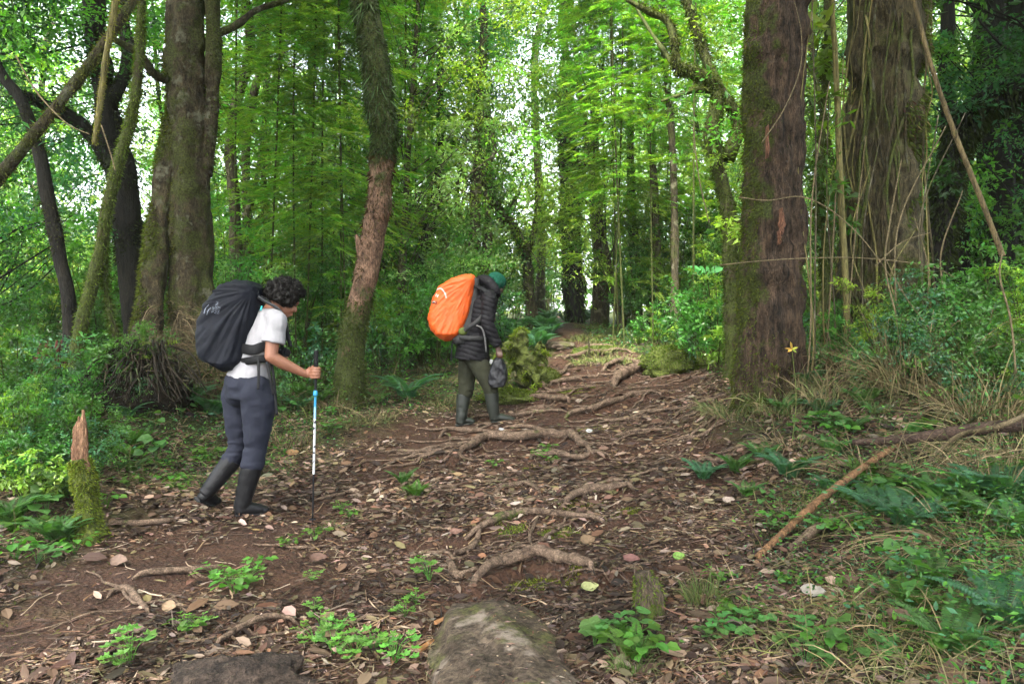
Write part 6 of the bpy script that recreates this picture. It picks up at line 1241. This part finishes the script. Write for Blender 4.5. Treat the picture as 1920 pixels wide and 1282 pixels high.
for px, py, k, sc in ((590,1215,0,1),(625,1235,0,1.05),(665,1245,0,1.1),(700,1225,0,1),(740,1245,0,1.1),(760,1170,0,.8),(805,1110,1,1),(780,1140,0,.7),(640,1195,0,.8),(600,1180,0,.7),(430,1110,0,1),(465,1100,0,.9),(405,1105,4,.9),(440,1130,4,1),(370,1192,0,.8),(350,1200,4,.7),(245,1262,1,1.0),(225,1265,0,.8),(585,1100,0,.6),(590,1155,0,.6),
                      (640,960,0,.8),(655,975,4,.7),(590,1020,4,.8),(540,1030,4,.7),(480,1080,4,.8),(325,915,4,1.1),(340,930,4,1),(1115,1225,3,1.0),(1160,1195,2,1.2),(1180,1230,4,1.1),(1205,1250,4,1),(1010,860,0,.9),(1025,850,4,.8),(925,878,4,.7),(1035,870,4,.7),(1350,1185,2,1.1),(1400,1215,3,.6),(1430,1180,2,1),(1470,1230,3,.55),(1380,1160,4,1),(1490,1200,2,1),(1340,1215,2,.8),(1640,1240,2,.9),(1600,1260,5,.9),
                      (1700,1130,5,1),(1690,1090,5,1.1),(1740,1160,4,1),(1445,990,4,.9),(1460,1000,2,.8),(1430,960,5,.8),(1495,900,5,.8),(1530,940,2,.8),(1600,960,2,.9),(1590,1010,4,1),(1620,1000,2,.9),(1560,1000,4,1),(1680,1040,2,.9),(1750,970,4,1.2),(1500,840,5,.9),(1560,1100,4,.8),(1480,1100,4,.7),(1350,1100,4,.8),(1850,1120,2,1),(1890,1190,2,.9),(1820,1250,2,1),(1760,1240,4,1.1),(1550,1230,4,1),(1510,1262,2,1),
                      (60,1000,4,1.2),(140,1040,4,1),(100,960,5,1.2),(30,1050,4,1.2),(70,1060,2,1),(200,960,4,1),(240,920,4,1),(300,880,4,1),(60,930,5,1.3),(130,880,5,1.2),(20,900,5,1.3),(380,870,4,1),(285,840,5,1),(340,820,5,1)):
    g = Gf(px, py); e = empty('herb', g, None, 'herb', None, rng.uniform(0, 6.28), sc*(.72 if px > 1300 else .85)); link('stems', HB[k][0], e); link('leaves', HB[k][1], e); later(e, HN[k]+(' low' if py > 1080 else ''), g, HN[k]+'s beside the trail')
for i in range(70):   # more herbs on both banks
    y = rng.uniform(3, 8.5); px = rng.choice((rng.uniform(-20, 620), rng.uniform(1350, 1950))); x = (px-960)/FPX*y
    if pathd(np.array([x]), np.array([y]))[0] < 1.1: continue
    k = int(rng.integers(2, 6)); e = empty('herb', (x, y, hz(x, y)), None, 'herb', None, rng.uniform(0, 6.28), rng.uniform(.9, 1.5)); link('stems', HB[k][0], e); link('leaves', HB[k][1], e); later(e, HN[k]+' on the bank', (x, y), HN[k]+'s beside the trail')
# yellow leaved sprig and broad strap leaves by the red trunk
g = P(1485, 655, 4.9); z0_ = hz(g[0], g[1]); e = empty('yellow_sprig', (g[0], g[1], z0_), 'sprig with three yellow leaves in front of the red trunk', 'sprig'); A = Acc(); B_ = Acc(); tp_ = np.array((0, 0, g[2]-z0_)); V, F = tube([(0, 0, 0), tp_*.5+np.array((.03, 0, 0)), tp_], (.004, .003, .002), 12, 5); B_.add(V, F, (.1, .12, .03)); link('stem', B_.mesh('stem', LEAF), e)
leaves(A, np.repeat(tp_[None], 5, 0), np.array([(-.9,0,.25),(-.2,-.1,.95),(.8,0,.4),(.6,0,-.3),(-.6,-.2,-.2)]), np.array((0, -.8, .6)), np.array((.055,.065,.05,.04,.04)), .020, np.array([(.30,.18,.03),(.32,.21,.03),(.35,.36,.04),(.2,.26,.04),(.55,.32,.05)]), 'oval', .1, .05); link('leaves', A.mesh('leaves', LEAF), e)
for px, py, Y, n_l, L, lab, col in ((1320,500,10.5,9,.55,'broad strap leaved plant shining left of the red trunk',(.04,.16,.03)),(1640,790,4.9,8,.20,'green strap leaves above the dark log',(.05,.12,.03))):
    q = P(px, py, Y); A = Acc(); zz = q[2]-.35*L; gz = hz(q[0], q[1]); e = empty('strap_leaf_plant', (q[0], q[1], gz), lab, 'plant'); a = np.linspace(-2.8, 2.8, n_l); d = np.stack([np.sin(a)*.8, .4*np.cos(a*2), np.full(n_l, .9)], -1)
    leaves(A, np.tile(np.array((0, 0, max(0., zz-gz))), (n_l, 1)), d, np.array((0, -1., .5)), L, L*.13, col, 'blade', .5); link('leaves', A.mesh('leaves', LEAFG), e)
    V, F = tube([(0, 0, -.03), (0, 0, max(.02, zz-gz)+.01)], (.012, .010), 6, 6); link('stem', mesh('stem', V, F, B_MOSS, smooth=True), e)
# ================================================================ haze between the far trees
V, F = box((0, 38, 11), (150, 100, 28))
HM_ = bpy.data.materials.new('haze'); HM_.use_nodes = True; t_ = HM_.node_tree; t_.nodes.remove(t_.nodes['Principled BSDF'])
pv = t_.nodes.new('ShaderNodeVolumePrincipled'); pv.inputs['Color'].default_value = (.86, .95, .88, 1); pv.inputs['Density'].default_value = .0009; pv.inputs['Anisotropy'].default_value = .2
t_.links.new(pv.outputs[0], t_.nodes['Material Output'].inputs['Volume'])
tag(link('haze', mesh('haze', V, F, HM_)), 'thin pale haze between the far trees', 'haze', kind='stuff')
finish_labels()
